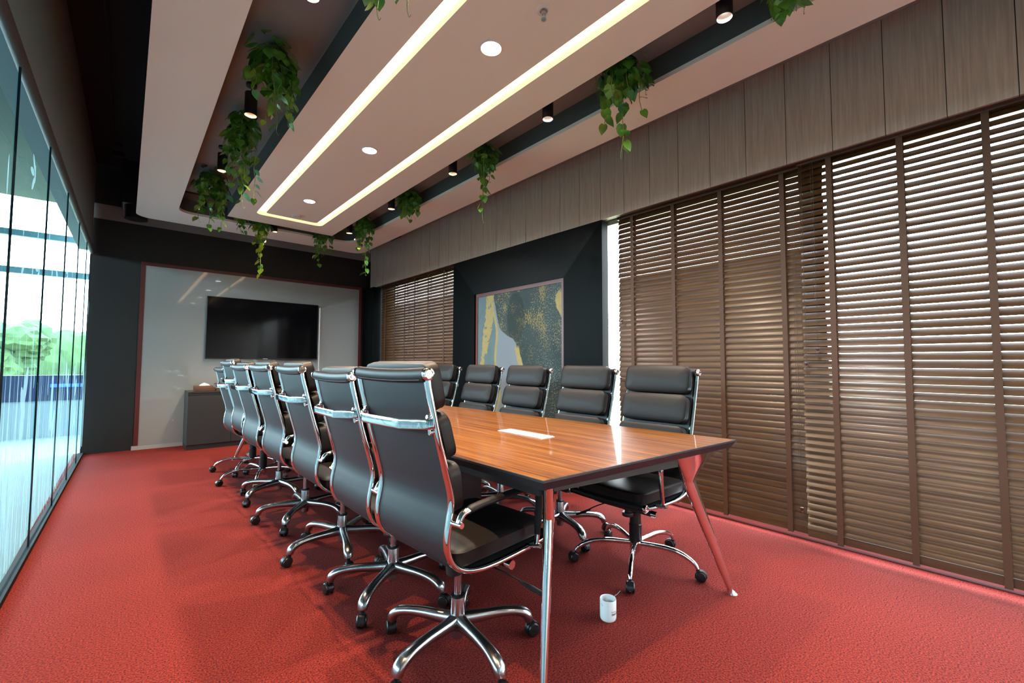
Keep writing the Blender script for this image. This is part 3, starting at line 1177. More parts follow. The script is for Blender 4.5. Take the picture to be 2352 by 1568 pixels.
def fan(n, sx, sy, z0, z1, seed):
    rr = random.Random(seed)
    return [(rr.uniform(-sx, sx), rr.uniform(-sy, sy), rr.uniform(min(z0, z1), max(z0, z1))) for _ in range(n)]


vine('leafy vine at the top edge of the photo by the first left lamp', 0.64, 1.52, ZC, fan(9, 0.10, 0.14, 2.55, 2.75, 1) + [(0.10, -0.10, 2.44), (0.02, -0.02, 2.42)], 11, (0.12, 0.14), crown=26)
vine('biggest and bushiest trailing vine, high in the left ceiling channel', 0.625, 2.90, ZC, fan(15, 0.115, 0.13, 2.66, 2.90, 2) + [(-0.02, 0.05, 2.60), (0.09, -0.03, 2.64), (0.03, 0.08, 2.58)], 12, (0.13, 0.15), crown=46, crown_z=0.2)
vine('long slender vine between two lamps in the left ceiling channel', 0.63, 3.85, ZC, fan(12, 0.09, 0.10, 2.46, 2.8, 3) + [(0.0, 0.0, 2.34), (0.07, -0.03, 2.40), (-0.05, 0.02, 2.50)], 13, (0.09, 0.10), crown=30, crown_z=0.2)
vine('dense vine at the far corner of the left ceiling channel', 0.61, 5.35, ZC, fan(15, 0.13, 0.18, 2.58, 2.85, 4) + [(-0.02, 0.0, 2.49), (0.10, 0.05, 2.54), (-0.1, -0.05, 2.55)], 14, (0.15, 0.2), crown=44, crown_z=0.2)
vine('vine with yellow-green tips hanging over the far channel left of centre', 1.27, 6.34, ZC, fan(8, 0.10, 0.05, 2.62, 2.85, 5) + [(-0.01, 0.0, 2.27), (0.01, 0.02, 2.33)], 15, (0.12, 0.06), crown=20, young_tip=True, crown_z=0.2)
vine('small sparse vine peeking from the far channel beside the corner vine', 1.05, 6.36, ZC, fan(3, 0.05, 0.03, 2.76, 2.85, 6), 16, (0.06, 0.04), crown=8)
vine('bushy vine in the far channel under the corner of the ceiling box', 2.05, 6.34, ZC, fan(11, 0.11, 0.06, 2.62, 2.82, 7) + [(-0.07, 0, 2.52)], 17, (0.14, 0.07), crown=26, crown_z=0.2)
vine('vine with one long bare tendril at the far end of the right channel', 2.30, 5.55, ZC, fan(10, 0.07, 0.12, 2.60, 2.85, 8) + [(0.02, 0.0, 2.30)], 18, (0.08, 0.12), crown=28, crown_z=0.2)
vine('compact bushy vine in the right channel beside the fourth lamp', 2.315, 4.38, ZC, fan(12, 0.08, 0.13, 2.72, 2.88, 9), 19, (0.09, 0.14), crown=32, crown_z=0.22)
vine('narrow vine ending in a single drooping sprig, middle of the right channel', 2.28, 2.98, ZC, fan(11, 0.07, 0.10, 2.66, 2.86, 10) + [(0.0, 0.0, 2.37), (0.03, 0.03, 2.60)], 20, (0.08, 0.11), crown=28, crown_z=0.22)
vine('wide loose vine with a long leafy strand, nearest on the right channel', 2.30, 1.56, ZC, fan(9, 0.08, 0.15, 2.78, 2.9, 11) + [(0.0, 0.0, 2.44), (0.02, 0.15, 2.72), (0.05, -0.10, 2.70)], 21, (0.09, 0.17), size=0.082, crown=18, crown_z=0.2)
vine('leaf tips of a vine at the top edge right of the first right lamp', 2.33, 0.66, ZC, fan(6, 0.06, 0.08, 2.76, 2.86, 12), 22, (0.07, 0.09), crown=14)


# ------------------------------------------------------------------ venetian blinds
def blind(label, x, y0, y1, tilt, tapes, cords, seed, z1=2.395):
    rr = random.Random(seed)
    t = empty('venetian_blind', (x, (y0 + y1) / 2, 0))
    tag(t, label, 'blind', 'wooden venetian blinds')
    hy = (y1 - y0) / 2
    pitch, w = 0.0428, 0.0505
    bm = bmesh.new()
    nsl = round((z1 - 0.022 - 0.128) / pitch)
    pitch = (z1 - 0.022 - 0.128) / nsl
    z = 0.128
    while z < z1 - 0.015:
        th = radians(tilt + rr.uniform(-1.3, 1.3))
        off = rr.uniform(-0.003, 0.003)
        # slightly crowned slat: outer edge high
        c, s = cos(th), sin(th)
        top, bot = [], []
        k = 4
        for side_y in (-hy + off, hy + off):
            rt_, rb_ = [], []
            for i in range(k + 1):
                u = (i / k - 0.5) * w
                cr = 0.0030 * (1 - (2 * i / k - 1) ** 2)
                for lst, h in ((rt_, cr + 0.0014), (rb_, cr - 0.0014)):
                    lst.append(bm.verts.new((u * c - h * s, side_y, z + u * s + h * c)))
            top.append(rt_)
            bot.append(rb_)
        for i in range(k):
            bm.faces.new((top[0][i], top[0][i + 1], top[1][i + 1], top[1][i]))
            bm.faces.new((bot[0][i + 1], bot[0][i], bot[1][i], bot[1][i + 1]))
            bm.faces.new((top[0][i + 1], top[0][i], bot[0][i], bot[0][i + 1]))
            bm.faces.new((top[1][i], top[1][i + 1], bot[1][i + 1], bot[1][i]))
        for i in (0, k):
            q = (top[0][i], top[1][i], bot[1][i], bot[0][i])
            bm.faces.new(q if i == 0 else tuple(reversed(q)))
        z += pitch
    link('slats', bm, M_slat, t, smooth='auto')
    bm = bmesh.new()
    box(bm, -0.028, 0.028, -hy, hy, z1 - 0.005, z1 + 0.04, bev=0.002)
    link('headrail', bm, M_rail, t)
    bm = bmesh.new()
    box(bm, -0.012, 0.012, -hy, hy, 0.058, 0.106, bev=0.003)
    link('bottom_rail', bm, M_rail, t)
    for ty in tapes:
        bm = bmesh.new()
        yy = ty - (y0 + y1) / 2
        hwid = 0.0145
        for xo in (-0.0235, 0.0235):
            box(bm, xo - 0.0007, xo + 0.0007, yy - hwid, yy + hwid, 0.056, z1)
        box(bm, -0.0235, 0.0235, yy - hwid, yy + hwid, 0.0505, 0.0545)
        for s_ in (-1, 1):
            box(bm, -0.024 if s_ < 0 else 0.0145, -0.0145 if s_ < 0 else 0.024, yy - hwid, yy + hwid, 0.051, 0.0565)
        link('ladder_tape', bm, M_tape, t)
    for cy, zk in cords:
        bm = bmesh.new()
        yy = cy - (y0 + y1) / 2
        cyl(bm, (-0.034, yy, zk), (-0.031, yy, z1 - 0.002), 0.0011, seg=6)
        cyl(bm, (-0.031, yy + 0.012, zk + 0.3), (-0.031, yy + 0.012, z1 - 0.002), 0.0009, seg=6)
        cd = link('lift_cord', bm, M_cord, t)
        bm = bmesh.new()
        lathe(bm, [(0.005, 0.0), (0.010, -0.003), (0.011, -0.010), (0.006, -0.020), (0.010, -0.032), (0.009, -0.036)], 14, Matrix.Translation((-0.034, yy, zk + 0.003)))
        link('cord_knob', bm, M_knob, cd, smooth='auto')
    return t


blind('wooden venetian blind farthest away, left of the dark picture frame', 3.255, 4.66, 7.03, 68,
      [6.86, 6.52, 6.18, 5.87, 5.48, 5.07], [(5.42, 1.45), (6.02, 1.30)], 31)
blind('wooden venetian blind in the middle with nearly closed slats, beside the dark frame', 3.262, 0.74, 2.262, 66,
      [2.115, 1.74, 1.37, 0.965], [(2.215, 1.50), (2.23, 1.0), (0.895, 0.22)], 32)
blind('nearest wooden venetian blind with open bluish slats at the right edge', 3.225, -1.25, 0.862, 51.5,
      [0.695, 0.365, 0.038, -0.30, -0.65, -1.0], [(0.775, 1.22), (0.838, 1.13)], 33)

# ------------------------------------------------------------------ conference table
TX, TY = 1.60, 3.45
T = empty('conference_table', (TX, TY, 0))
tag(T, 'long boardroom table with glossy orange-brown wood top and chrome legs', 'table')
tc4 = [(1.003, 0.985), (2.262, 0.900), (1.955, 6.03), (0.965, 6.05)]


def rel4(q):
    return [(x - TX, y - TY) for x, y in q]


def inset4(q, d):
    c = (sum(p[0] for p in q) / 4, sum(p[1] for p in q) / 4)
    return [(x + (d if x < c[0] else -d), y + (d if y < c[1] else -d)) for x, y in q]


def slab(bm, q0, z0, q1, z1):
    a = [bm.verts.new((x, y, z0)) for x, y in q0]
    b = [bm.verts.new((x, y, z1)) for x, y in q1]
    bm.faces.new(list(reversed(a)))
    bm.faces.new(b)
    ring_faces(bm, a, b)


bm = bmesh.new()
slab(bm, rel4(inset4(tc4, 0.004)), 0.744, rel4(inset4(tc4, 0.004)), 0.750)
link('table_top', bm, M_wood, T)
bm = bmesh.new()
slab(bm, rel4(tc4), 0.742, rel4(tc4), 0.7494)
slab(bm, rel4(inset4(tc4, 0.020)), 0.712, rel4(tc4), 0.742)
link('table_edge', bm, M_edge, T)
bm = bmesh.new()
fi = rel4(inset4(tc4, 0.10))
for i in range(4):
    p, q = Vector((*fi[i], 0)), Vector((*fi[(i + 1) % 4], 0))
    dd = (q - p).normalized()
    nn = Vector((-dd.y, dd.x, 0)) * 0.02
    if i == 0:
        p = p + dd * 0.06
        q = Vector((1.86 - TX, 0.968 - TY, 0)) + Vector((0.0, 0.04, 0))
        p.y += 0.03
    vs = [p - nn, q - nn, q + nn, p + nn]
    slab(bm, [(v.x, v.y) for v in vs], 0.664, [(v.x, v.y) for v in vs], 0.711)
for yc in (-1.1, 0.5, 1.6):
    box(bm, -0.5, 0.42, yc - 0.02, yc + 0.02, 0.665, 0.711)
link('under_frame', bm, M_beam, T)


def table_leg(j, foot, arm_a, arm_b):
    bm = bmesh.new()
    j, foot = Vector(j), Vector(foot)
    pts = catmull([j + Vector((0, 0, 0.03)), j.lerp(foot, 0.12), j.lerp(foot, 0.55), j.lerp(foot, 0.95)], 5)
    rs = lerp_list([(0.035, 0.019), (0.033, 0.018), (0.025, 0.015), (0.0145, 0.011)], len(pts))
    ax = (foot - j)
    side = Vector((ax.x, ax.y, 0)).normalized()
    upv = side.cross(Vector((0, 0, 1)))
    sweep(bm, pts, rs, up=tuple(upv), n=20, power=2.6)
    # flared foot
    e = j.lerp(foot, 0.94)
    fb = foot
    pr = [(0.012, e.z), (0.014, e.z * 0.6), (0.021, 0.009), (0.026, 0.001)]
    rings = []
    for r, z in pr:
        tt = 1 - z / max(e.z, 1e-4)
        cx, cy = e.x + (fb.x - e.x) * tt, e.y + (fb.y - e.y) * tt
        rings.append([bm.verts.new((cx + r * cos(a * pi / 10), cy + r * sin(a * pi / 10), z)) for a in range(20)])
    for a_, b_ in zip(rings, rings[1:]):
        ring_faces(bm, a_, b_)
    bm.faces.new(rings[-1])
    leg = link('leg', bm, M_chrome, T, smooth='auto')
    bm = bmesh.new()
    A_, B_ = Vector(arm_a), Vector(arm_b)
    mid = (A_ + B_) / 2
    hl = (B_ - A_).length / 2
    dv = (B_ - A_).normalized()
    pv = Vector((-dv.y, dv.x, 0)).normalized()
    z0_, z1_ = j.z - 0.05, 0.7115
    rings = []
    base = j.lerp(foot, 0.08)
    for i in range(13):
        t = i / 12
        g = t ** 1.15
        c_ = Vector((base.x + (mid.x - base.x) * t ** 1.4, base.y + (mid.y - base.y) * t ** 1.4, z0_ + (z1_ - z0_) * t))
        la = 0.030 + (hl - 0.030) * g
        lb = 0.021 + 0.003 * t
        hol = 1.0 - 0.35 * t
        rg = []
        for k in range(24):
            th = 2 * pi * k / 24
            x_, y_ = cos(th), sin(th)
            # waist between the two arms
            wst = 1.0 - 0.30 * t * (1 - abs(x_)) if abs(x_) < 1 else 1.0
            rg.append(bm.verts.new(c_ + dv * (la * x_) + pv * (lb * y_ * wst) + Vector((0, 0, dv.z * la * x_ * g))))
        rings.append(rg)
    for a_, b_ in zip(rings, rings[1:]):
        ring_faces(bm, a_, b_)
    bm.faces.new(list(reversed(rings[0])))
    bm.faces.new(rings[-1])
    link('leg_bracket', bm, M_chrome, leg, smooth='auto')


def lt(x, y, z):
    return (x - TX, y - TY, z)


table_leg(lt(1.145, 1.095, 0.62), lt(0.965, 0.955, 0.0), lt(1.085, 1.045, 0.705), lt(1.17, 1.115, 0.705))
table_leg(lt(2.00, 1.03, 0.615), lt(2.268, 0.938, 0.0), lt(2.225, 0.965, 0.705), lt(1.86, 0.995, 0.705))
table_leg(lt(1.20, 5.78, 0.62), lt(0.99, 5.97, 0.0), lt(1.05, 5.95, 0.705), lt(1.25, 5.60, 0.705))
table_leg(lt(1.75, 5.78, 0.62), lt(1.96, 5.97, 0.0), lt(1.88, 5.93, 0.705), lt(1.70, 5.60, 0.705))
for yy in (2.42, 4.35):
    bm = bmesh.new()
    box(bm, 1.42 - TX, 1.76 - TX, yy - 0.13 - TY, yy + 0.13 - TY, 0.02, 0.711)
    box(bm, 1.40 - TX, 1.78 - TX, yy - 0.17 - TY, yy + 0.17 - TY, 0.0, 0.02)
    link('pedestal', bm, M_beam, T)

PB = empty('cable_box', (1.592, 1.70, 0.750))
tag(PB, 'flat silver cable outlet plate set into the table top', 'cable outlet')
bm = bmesh.new()
box(bm, -0.044, 0.044, -0.165, 0.165, 0.0005, 0.005, bev=0.0015)
link('outlet_lid', bm, M_alu_plate, PB)
bm = bmesh.new()
box(bm, -0.048, 0.048, -0.170, 0.170, 0.0002, 0.0022)
link('outlet_rim', bm, M_steel, PB)
bm = bmesh.new()
lathe(bm, [(0.036, 0.005), (0.036, 0.0062), (0.034, 0.0066)], 28, Matrix.Translation((-0.002, 0.115, 0)))
link('wireless_charger', bm, M_white_pl, PB, smooth='auto')

# mug on the floor
MG = empty('mug', (1.636, 1.208, 0))
tag(MG, 'white mug with tea bag string standing on the carpet by the table', 'mug')
bm = bmesh.new()
lathe(bm, [(0.031, 0.0), (0.034, 0.003), (0.0355, 0.012), (0.0355, 0.086), (0.0345, 0.088), (0.0325, 0.086), (0.0325, 0.05), (0.030, 0.03), (0.0, 0.029)][:8], 40, cap0=True, cap1=True)
link('mug_body', bm, M_ceramic, MG, smooth='auto')
bm = bmesh.new()
lathe(bm, [(0.0322, 0.052), (0.031, 0.0505)], 28, cap0=False)
link('tea', bm, M_tea, MG)
bm = bmesh.new()
sweep(bm, catmull([(0.030, -0.010, 0.055), (0.0345, -0.011, 0.089), (0.045, -0.014, 0.093), (0.066, -0.018, 0.104)], 4), (0.0006, 0.0006), n=5)
link('tea_string', bm, M_string, MG)
# handle on the far side
bm = bmesh.new()
sweep(bm, catmull([(0.026, 0.020, 0.066), (0.040, 0.030, 0.068), (0.048, 0.036, 0.048), (0.040, 0.030, 0.024), (0.026, 0.020, 0.022)], 5), (0.005, 0.0035), up=(0.6, -0.8, 0), n=10)
link('handle', bm, M_ceramic, MG, smooth='auto')


def wrap_text(txt, size, z, ang0, m, name, bold=False):
    cu = bpy.data.curves.new(name, 'FONT')
    cu.body = txt
    cu.size = size
    cu.extrude = 0.0001
    cu.offset = 0.0003 if bold else 0.0
    to = bpy.data.objects.new(name, cu)
    COL.objects.link(to)
    bpy.context.view_layer.update()
    me = bpy.data.meshes.new_from_object(to)
    bpy.data.objects.remove(to)
    R_ = 0.03565
    for v in me.vertices:
        a = ang0 + v.co.x / R_
        zz = z + v.co.y
        rr_ = R_ + v.co.z
        v.co = (rr_ * cos(a), rr_ * sin(a), zz)
    me.materials.clear()
    me.materials.append(m)
    o_ = bpy.data.objects.new(name, me)
    COL.objects.link(o_)
    o_.parent = MG
    return o_


wrap_text('SMART', 0.0115, 0.030, radians(-119), M_ink, 'printed_word', True)
bm = bmesh.new()
for i in range(9):
    a = radians(-119) + i * 0.085
    vs = box(bm, 0.0354, 0.0358, -0.0009, 0.0009, 0.0425, 0.0425 + (0.0045 if i in (0, 3, 4) else 0.003))
    for v in vs:
        v.co = Matrix.Rotation(a, 4, 'Z') @ v.co
link('printed_line', bm, M_ink_grey, MG)
bm = bmesh.new()
for i, (da, dz_, hh) in enumerate(((0.0, 0.0, 0.006), (0.11, -0.002, 0.005), (0.2, -0.005, 0.006))):
    vs = box(bm, 0.0354, 0.0358, -0.0008, 0.0008, 0.068 + dz_, 0.068 + dz_ + hh)
    for v in vs:
        v.co = Matrix.Rotation(radians(-196) + da, 4, 'Z') @ v.co
link('printed_mark', bm, M_ink_grey, MG)

# ------------------------------------------------------------------ office chairs
RAIL = [(-0.318, 1.085), (-0.307, 1.03), (-0.288, 0.955), (-0.268, 0.875), (-0.240, 0.775), (-0.217, 0.690), (-0.214, 0.645), (-0.222, 0.600), (-0.229, 0.555), (-0.227, 0.510), (-0.208, 0.465),
        (-0.172, 0.434), (-0.115, 0.414), (-0.04, 0.406), (0.06, 0.407), (0.16, 0.412), (0.24, 0.420), (0.275, 0.428)]


def chair_proto(shroud):
    t = empty('office_chair')
    path = catmull([(x, 0, z) for x, z in RAIL], 4)
    HALF = 0.222
    for s in (1, -1):
        bm = bmesh.new()
        pts = [p + Vector((0, s * HALF, 0)) for p in path]
        sweep(bm, pts, (0.0125, 0.0065), up=(0, 1, 0), n=14, power=3.0) if False else None
        # section: wide across the chair, thin along the normal
        P = pts
        rings = []
        for i, p in enumerate(P):
            tg = (P[min(i + 1, len(P) - 1)] - P[max(i - 1, 0)]).normalized()
            side = Vector((0, 1, 0))
            nr = tg.cross(side).normalized()
            rg = []
            for k in range(14):
                th = 2 * pi * (k + 0.5) / 14
                c, s_ = cos(th), sin(th)
                e = 2 / 2.8
                rg.append(bm.verts.new(p + side * (0.0138 * math.copysign(abs(c) ** e, c)) + nr * (0.0085 * math.copysign(abs(s_) ** e, s_))))
            rings.append(rg)
        for a_, b_ in zip(rings, rings[1:]):
            ring_faces(bm, a_, b_)
        bm.faces.new(rings[0])
        bm.faces.new(list(reversed(rings[-1])))
        bmesh.ops.recalc_face_normals(bm, faces=bm.faces)
        r = link('side_rail', bm, M_chrome, t, smooth='auto')
        for (ex, ez) in ((-0.318, 1.085), (0.279, 0.430)):
            bm = bmesh.new()
            lathe(bm, [(0.020, 0.0), (0.021, 0.006), (0.019, 0.014), (0.014, 0.0155), (0.013, 0.012), (0.007, 0.012), (0.006, 0.016)], 20, axis_m((ex, s * (HALF - 0.004 + 0.008), ez), (0, s, 0)))
            link('end_cap', bm, M_chrome, r, smooth='auto')
    # leather sling between rails
    bm = bmesh.new()
    rings = []
    P = [p + Vector((0, 0, 0)) for p in path]
    for i, p in enumerate(P):
        tg = (P[min(i + 1, len(P) - 1)] - P[max(i - 1, 0)]).normalized()
        nr = tg.cross(Vector((0, 1, 0))).normalized()
        if nr.dot(Vector((1, 0, 0.6))) < 0:
            nr = -nr
        rg = []
        K = 9
        for k in range(K):
            yy = (k / (K - 1) - 0.5) * 2 * (HALF - 0.008)
            sag = -0.004 + 0.006 * (1 - (yy / HALF) ** 2) * -1.0
            rg.append(bm.verts.new(p + Vector((0, yy, 0)) + nr * (0.005 + sag)))
        for k in reversed(range(K)):
            yy = (k / (K - 1) - 0.5) * 2 * (HALF - 0.008)
            sag = -0.004 + 0.006 * (1 - (yy / HALF) ** 2) * -1.0
            rg.append(bm.verts.new(p + Vector((0, yy, 0)) + nr * (0.010 + sag)))
        rings.append(rg)
    for a_, b_ in zip(rings, rings[1:]):
        ring_faces(bm, a_, b_)
    bm.faces.new(rings[0])
    bm.faces.new(list(reversed(rings[-1])))
    bmesh.ops.recalc_face_normals(bm, faces=bm.faces)
    link('seat_sling', bm, M_sling, t, smooth='auto')
    # rolls
    for nm, (ex, ez), rx, rz in (('top_roll', (-0.318, 1.083), 0.017, 0.024), ('front_roll', (0.279, 0.429), 0.018, 0.017)):
        bm = bmesh.new()
        pts = [Vector((ex, (k / 12 - 0.5) * 2 * (HALF - 0.002), ez - 0.006 * (1 - (k / 6 - 1) ** 2))) for k in range(13)]
        sweep(bm, pts, (rx, rz), up=(0, 0, 1), n=18)
        r = link(nm, bm, M_leather, t, smooth='auto')
        if nm == 'top_roll':
            bm = bmesh.new()
            for k in range(62):
                yy = (k / 61 - 0.5) * 2 * (HALF - 0.02)
                zz = ez - 0.006 * (1 - (yy / HALF) ** 2) - 0.0155
                box(bm, ex - 0.0145, ex - 0.0125, yy, yy + 0.004, zz - 0.0005, zz + 0.0005)
            link('stitching', bm, M_ink_grey, r)

    # back pads: centre and direction along the rail
    def pad_at(nm, xa, za, xb, zb, w, d, rc, puff):
        a, b_ = Vector((xa, 0, za)), Vector((xb, 0, zb))
        c = (a + b_) / 2
        yv = (a - b_).normalized()
        xv = Vector((0, -1, 0))
        zv = xv.cross(yv)
        if zv.x < 0:
            xv = -xv
            zv = xv.cross(yv)
        M_ = Matrix(((xv.x, yv.x, zv.x, c.x), (xv.y, yv.y, zv.y, c.y), (xv.z, yv.z, zv.z, c.z), (0, 0, 0, 1)))
        bm = bmesh.new()
        pad(bm, M_, w, (a - b_).length, d, rc, puff)
        return link(nm, bm, M_leather, t, smooth='auto')

    pad_at('back_pad', -0.307, 1.118, -0.270, 0.957, 0.425, 0.052, 0.042, 0.014)
    pad_at('back_pad', -0.266, 0.948, -0.220, 0.788, 0.425, 0.052, 0.042, 0.014)
    pad_at('back_pad', -0.217, 0.778, -0.197, 0.610, 0.425, 0.056, 0.042, 0.016)
    bm = bmesh.new()
    M_ = Matrix.Translation((0.045, 0, 0.432)) @ Matrix.Rotation(radians(-1.0), 4, 'Y')
    M_ = M_ @ Matrix.Rotation(radians(90), 4, 'Z')
    pad(bm, M_, 0.43, 0.46, 0.056, 0.05, 0.012)
    link('seat_cushion', bm, M_leather, t, smooth='auto')
    # back brace
    bm = bmesh.new()
    zz = 0.925
    pts = [(-0.288, -0.225, zz), (-0.312, -0.205, zz), (-0.345, -0.135, zz - 0.002), (-0.352, -0.11, zz - 0.002), (-0.354, 0.0, zz - 0.002), (-0.352, 0.11, zz - 0.002), (-0.345, 0.135, zz - 0.002), (-0.312, 0.205, zz), (-0.288, 0.225, zz)]
    sweep(bm, catmull(pts, 3), (0.0050, 0.0165), up=(0, 0, 1), n=14, power=3.2)
    r = link('back_handle', bm, M_chrome, t, smooth='auto')
    bm = bmesh.new()
    for s in (1, -1):
        for dz in (0.022, -0.030):
            lathe(bm, [(0.008, -0.012), (0.009, 0.0), (0.006, 0.004)], 12, axis_m((-0.292 + (0.004 if dz < 0 else -0.006), s * 0.205, zz + dz), (-0.9, 0, 0.25 if dz > 0 else -0.1)))
            cyl(bm, (-0.292, s * 0.209, zz + dz), (-0.295, s * 0.209, zz + dz * 0.3), 0.0055, seg=10)
    link('handle_bolt', bm, M_chrome, r, smooth='auto')
    # arms
    for s in (1, -1):
        bm = bmesh.new()
        ya = s * 0.262
        pts = catmull([(-0.214, ya, 0.605), (-0.196, ya, 0.632), (-0.165, ya, 0.639), (-0.11, ya, 0.646), (0.0, ya, 0.651), (0.10, ya, 0.653), (0.150, ya, 0.644), (0.178, ya, 0.625), (0.183, ya, 0.585), (0.176, ya, 0.50), (0.168, ya, 0.432)], 5)
        rs = lerp_list([(0.011, 0.010), (0.0145, 0.011), (0.0145, 0.0085), (0.014, 0.008), (0.014, 0.008), (0.014, 0.008), (0.014, 0.008), (0.013, 0.007), (0.011, 0.0065)], len(pts))
        P = pts
        rings = []
        for i, p in enumerate(P):
            tg = (P[min(i + 1, len(P) - 1)] - P[max(i - 1, 0)]).normalized()
            nr = tg.cross(Vector((0, 1, 0))).normalized()
            rg = []
            for k in range(14):
                th = 2 * pi * (k + 0.5) / 14
                rg.append(bm.verts.new(p + Vector((0, 1, 0)) * rs[i][0] * cos(th) + nr * rs[i][1] * sin(th)))
            rings.append(rg)
        for a_, b_ in zip(rings, rings[1:]):
            ring_faces(bm, a_, b_)
        bm.faces.new(rings[0])
        bm.faces.new(list(reversed(rings[-1])))
        bmesh.ops.recalc_face_normals(bm, faces=bm.faces)
        # lugs to the rails
        cyl(bm, (-0.218, s * 0.215, 0.600), (-0.214, s * 0.280, 0.602), 0.0095, seg=14)
        cyl(bm, (0.166, s * 0.215, 0.414), (0.168, s * 0.282, 0.430), 0.0095, seg=14)
        ar = link('armrest', bm, M_chrome, t, smooth='auto')
        bm = bmesh.new()
        i0, i1 = 9, len(P) - 3 if not shroud else 32
        rings = []
        for i in range(i0, i1):
            p = P[i]
            tg = (P[min(i + 1, len(P) - 1)] - P[max(i - 1, 0)]).normalized()
            nr = tg.cross(Vector((0, 1, 0))).normalized()
            g = 0.0035 if i0 + 1 < i < i1 - 2 else 0.0015
            rings.append([bm.verts.new(p + Vector((0, 1, 0)) * (rs[i][0] + g) * cos(2 * pi * (k + .5) / 14) + nr * (rs[i][1] + g) * sin(2 * pi * (k + .5) / 14)) for k in range(14)])
        for a_, b_ in zip(rings, rings[1:]):
            ring_faces(bm, a_, b_)
        bm.faces.new(rings[0])
        bm.faces.new(list(reversed(rings[-1])))
        bmesh.ops.recalc_face_normals(bm, faces=bm.faces)
        link('arm_sleeve', bm, M_leather, ar, smooth='auto')
    # mechanism
    bm = bmesh.new()
    box(bm, -0.10, 0.12, -0.075, 0.075, 0.365, 0.398, bev=0.006)
    box(bm, -0.04, 0.06, -0.055, 0.055, 0.335, 0.366, bev=0.006)
    for xx in (-0.09, 0.10):
        box(bm, xx - 0.012, xx + 0.012, -0.20, 0.20, 0.386, 0.400)
    cyl(bm, (0.105, -0.165, 0.352), (0.105, 0.165, 0.352), 0.0165, seg=18)
    cyl(bm, (-0.02, 0, 0.30), (-0.02, 0, 0.34), 0.03, 0.034, seg=18)
    mech = link('tilt_mechanism', bm, M_black_mt, t, smooth='auto')
    for s in (1, -1):
        bm = bmesh.new()
        cyl(bm, (0.105, s * 0.165, 0.352), (0.105, s * 0.195, 0.352), 0.0168, seg=18)
        link('pivot_cap', bm, M_chrome, mech, smooth='auto')
    bm = bmesh.new()
    lathe(bm, [(0.013, 0.30), (0.030, 0.295), (0.032, 0.306), (0.030, 0.314), (0.017, 0.316), (0.017, 0.345)], 20, Matrix.Translation((0.075, 0.0, 0)))
    link('tension_knob', bm, M_black_pl, mech, smooth='auto')
    bm = bmesh.new()
    sweep(bm, catmull([(0.03, -0.05, 0.348), (0.06, -0.12, 0.338), (0.10, -0.18, 0.315), (0.135, -0.225, 0.287)], 4), (0.0035, 0.0035), n=8)
    sweep(bm, catmull([(0.130, -0.215, 0.290), (0.150, -0.245, 0.272), (0.175, -0.285, 0.252)], 4), lerp_list([(0.008, 0.004), (0.016, 0.006), (0.017, 0.004)], 9), n=12, power=3)
    link('height_lever', bm, M_black_pl, mech, smooth='auto')
    # column
    bm = bmesh.new()
    if shroud:
        lathe(bm, [(0.034, 0.125), (0.0355, 0.130), (0.0355, 0.215), (0.033, 0.218), (0.031, 0.220), (0.031, 0.285), (0.027, 0.288), (0.022, 0.30), (0.022, 0.345)], 26)
        link('column', bm, M_black_pl, t, smooth='auto')
    else:
        lathe(bm, [(0.0145, 0.18), (0.0145, 0.345)], 20)
        cl = link('column', bm, M_alu, t, smooth='auto')
        bm = bmesh.new()
        lathe(bm, [(0.024, 0.300), (0.0255, 0.302), (0.0255, 0.345)], 20)
        link('column_collar', bm, M_black_pl, cl, smooth='auto')
    # five-star base, built around its own axis so it can be turned
    R = 0.335 if shroud else 0.297
    bm = bmesh.new()
    if shroud:
        lathe(bm, [(0.018, 0.060), (0.030, 0.075), (0.034, 0.085), (0.036, 0.118), (0.030, 0.126)], 24)
        lathe(bm, [(0.011, 0.045), (0.011, 0.065)], 12)
    else:
        lathe(bm, [(0.020, 0.052), (0.024, 0.056), (0.024, 0.085), (0.030, 0.092), (0.031, 0.12), (0.0275, 0.145), (0.0265, 0.205), (0.0255, 0.208)], 26)
    bt = []
    for k in range(5):
        a = 2 * pi * k / 5
        if shroud:
            prof = [(0.02, 0.112), (0.10, 0.120), (0.18, 0.124), (0.245, 0.117), (0.295, 0.098), (0.322, 0.080), (R, 0.058)]
            rs0 = [(0.013, 0.013), (0.013, 0.013), (0.013, 0.013), (0.013, 0.013), (0.012, 0.012), (0.012, 0.011), (0.010, 0.010)]
        else:
            prof = [(0.015, 0.118), (0.08, 0.117), (0.15, 0.119), (0.215, 0.116), (0.262, 0.106), (0.288, 0.088), (R, 0.066)]
            rs0 = [(0.027, 0.028), (0.022, 0.023), (0.0205, 0.019), (0.0215, 0.017), (0.0245, 0.018), (0.025, 0.020), (0.021, 0.018)]
        pts = catmull([(r * cos(a), r * sin(a), z) for r, z in prof], 4)
        sweep(bm, pts, lerp_list(rs0, len(pts)), up=(0, 0, 1), n=14, power=2.3)
    bobj = link('star_base', bm, M_chrome if shroud else M_alu, t, smooth='auto')
    if not shroud:
        bm = bmesh.new()
        lathe(bm, [(0.0255, 0.206), (0.0275, 0.207), (0.0275, 0.214), (0.0155, 0.217)], 22)
        link('base_gasket', bm, M_black_pl, bobj, smooth='auto')
    sw = [1.9, 0.4, 2.9, 3.9, 5.2]
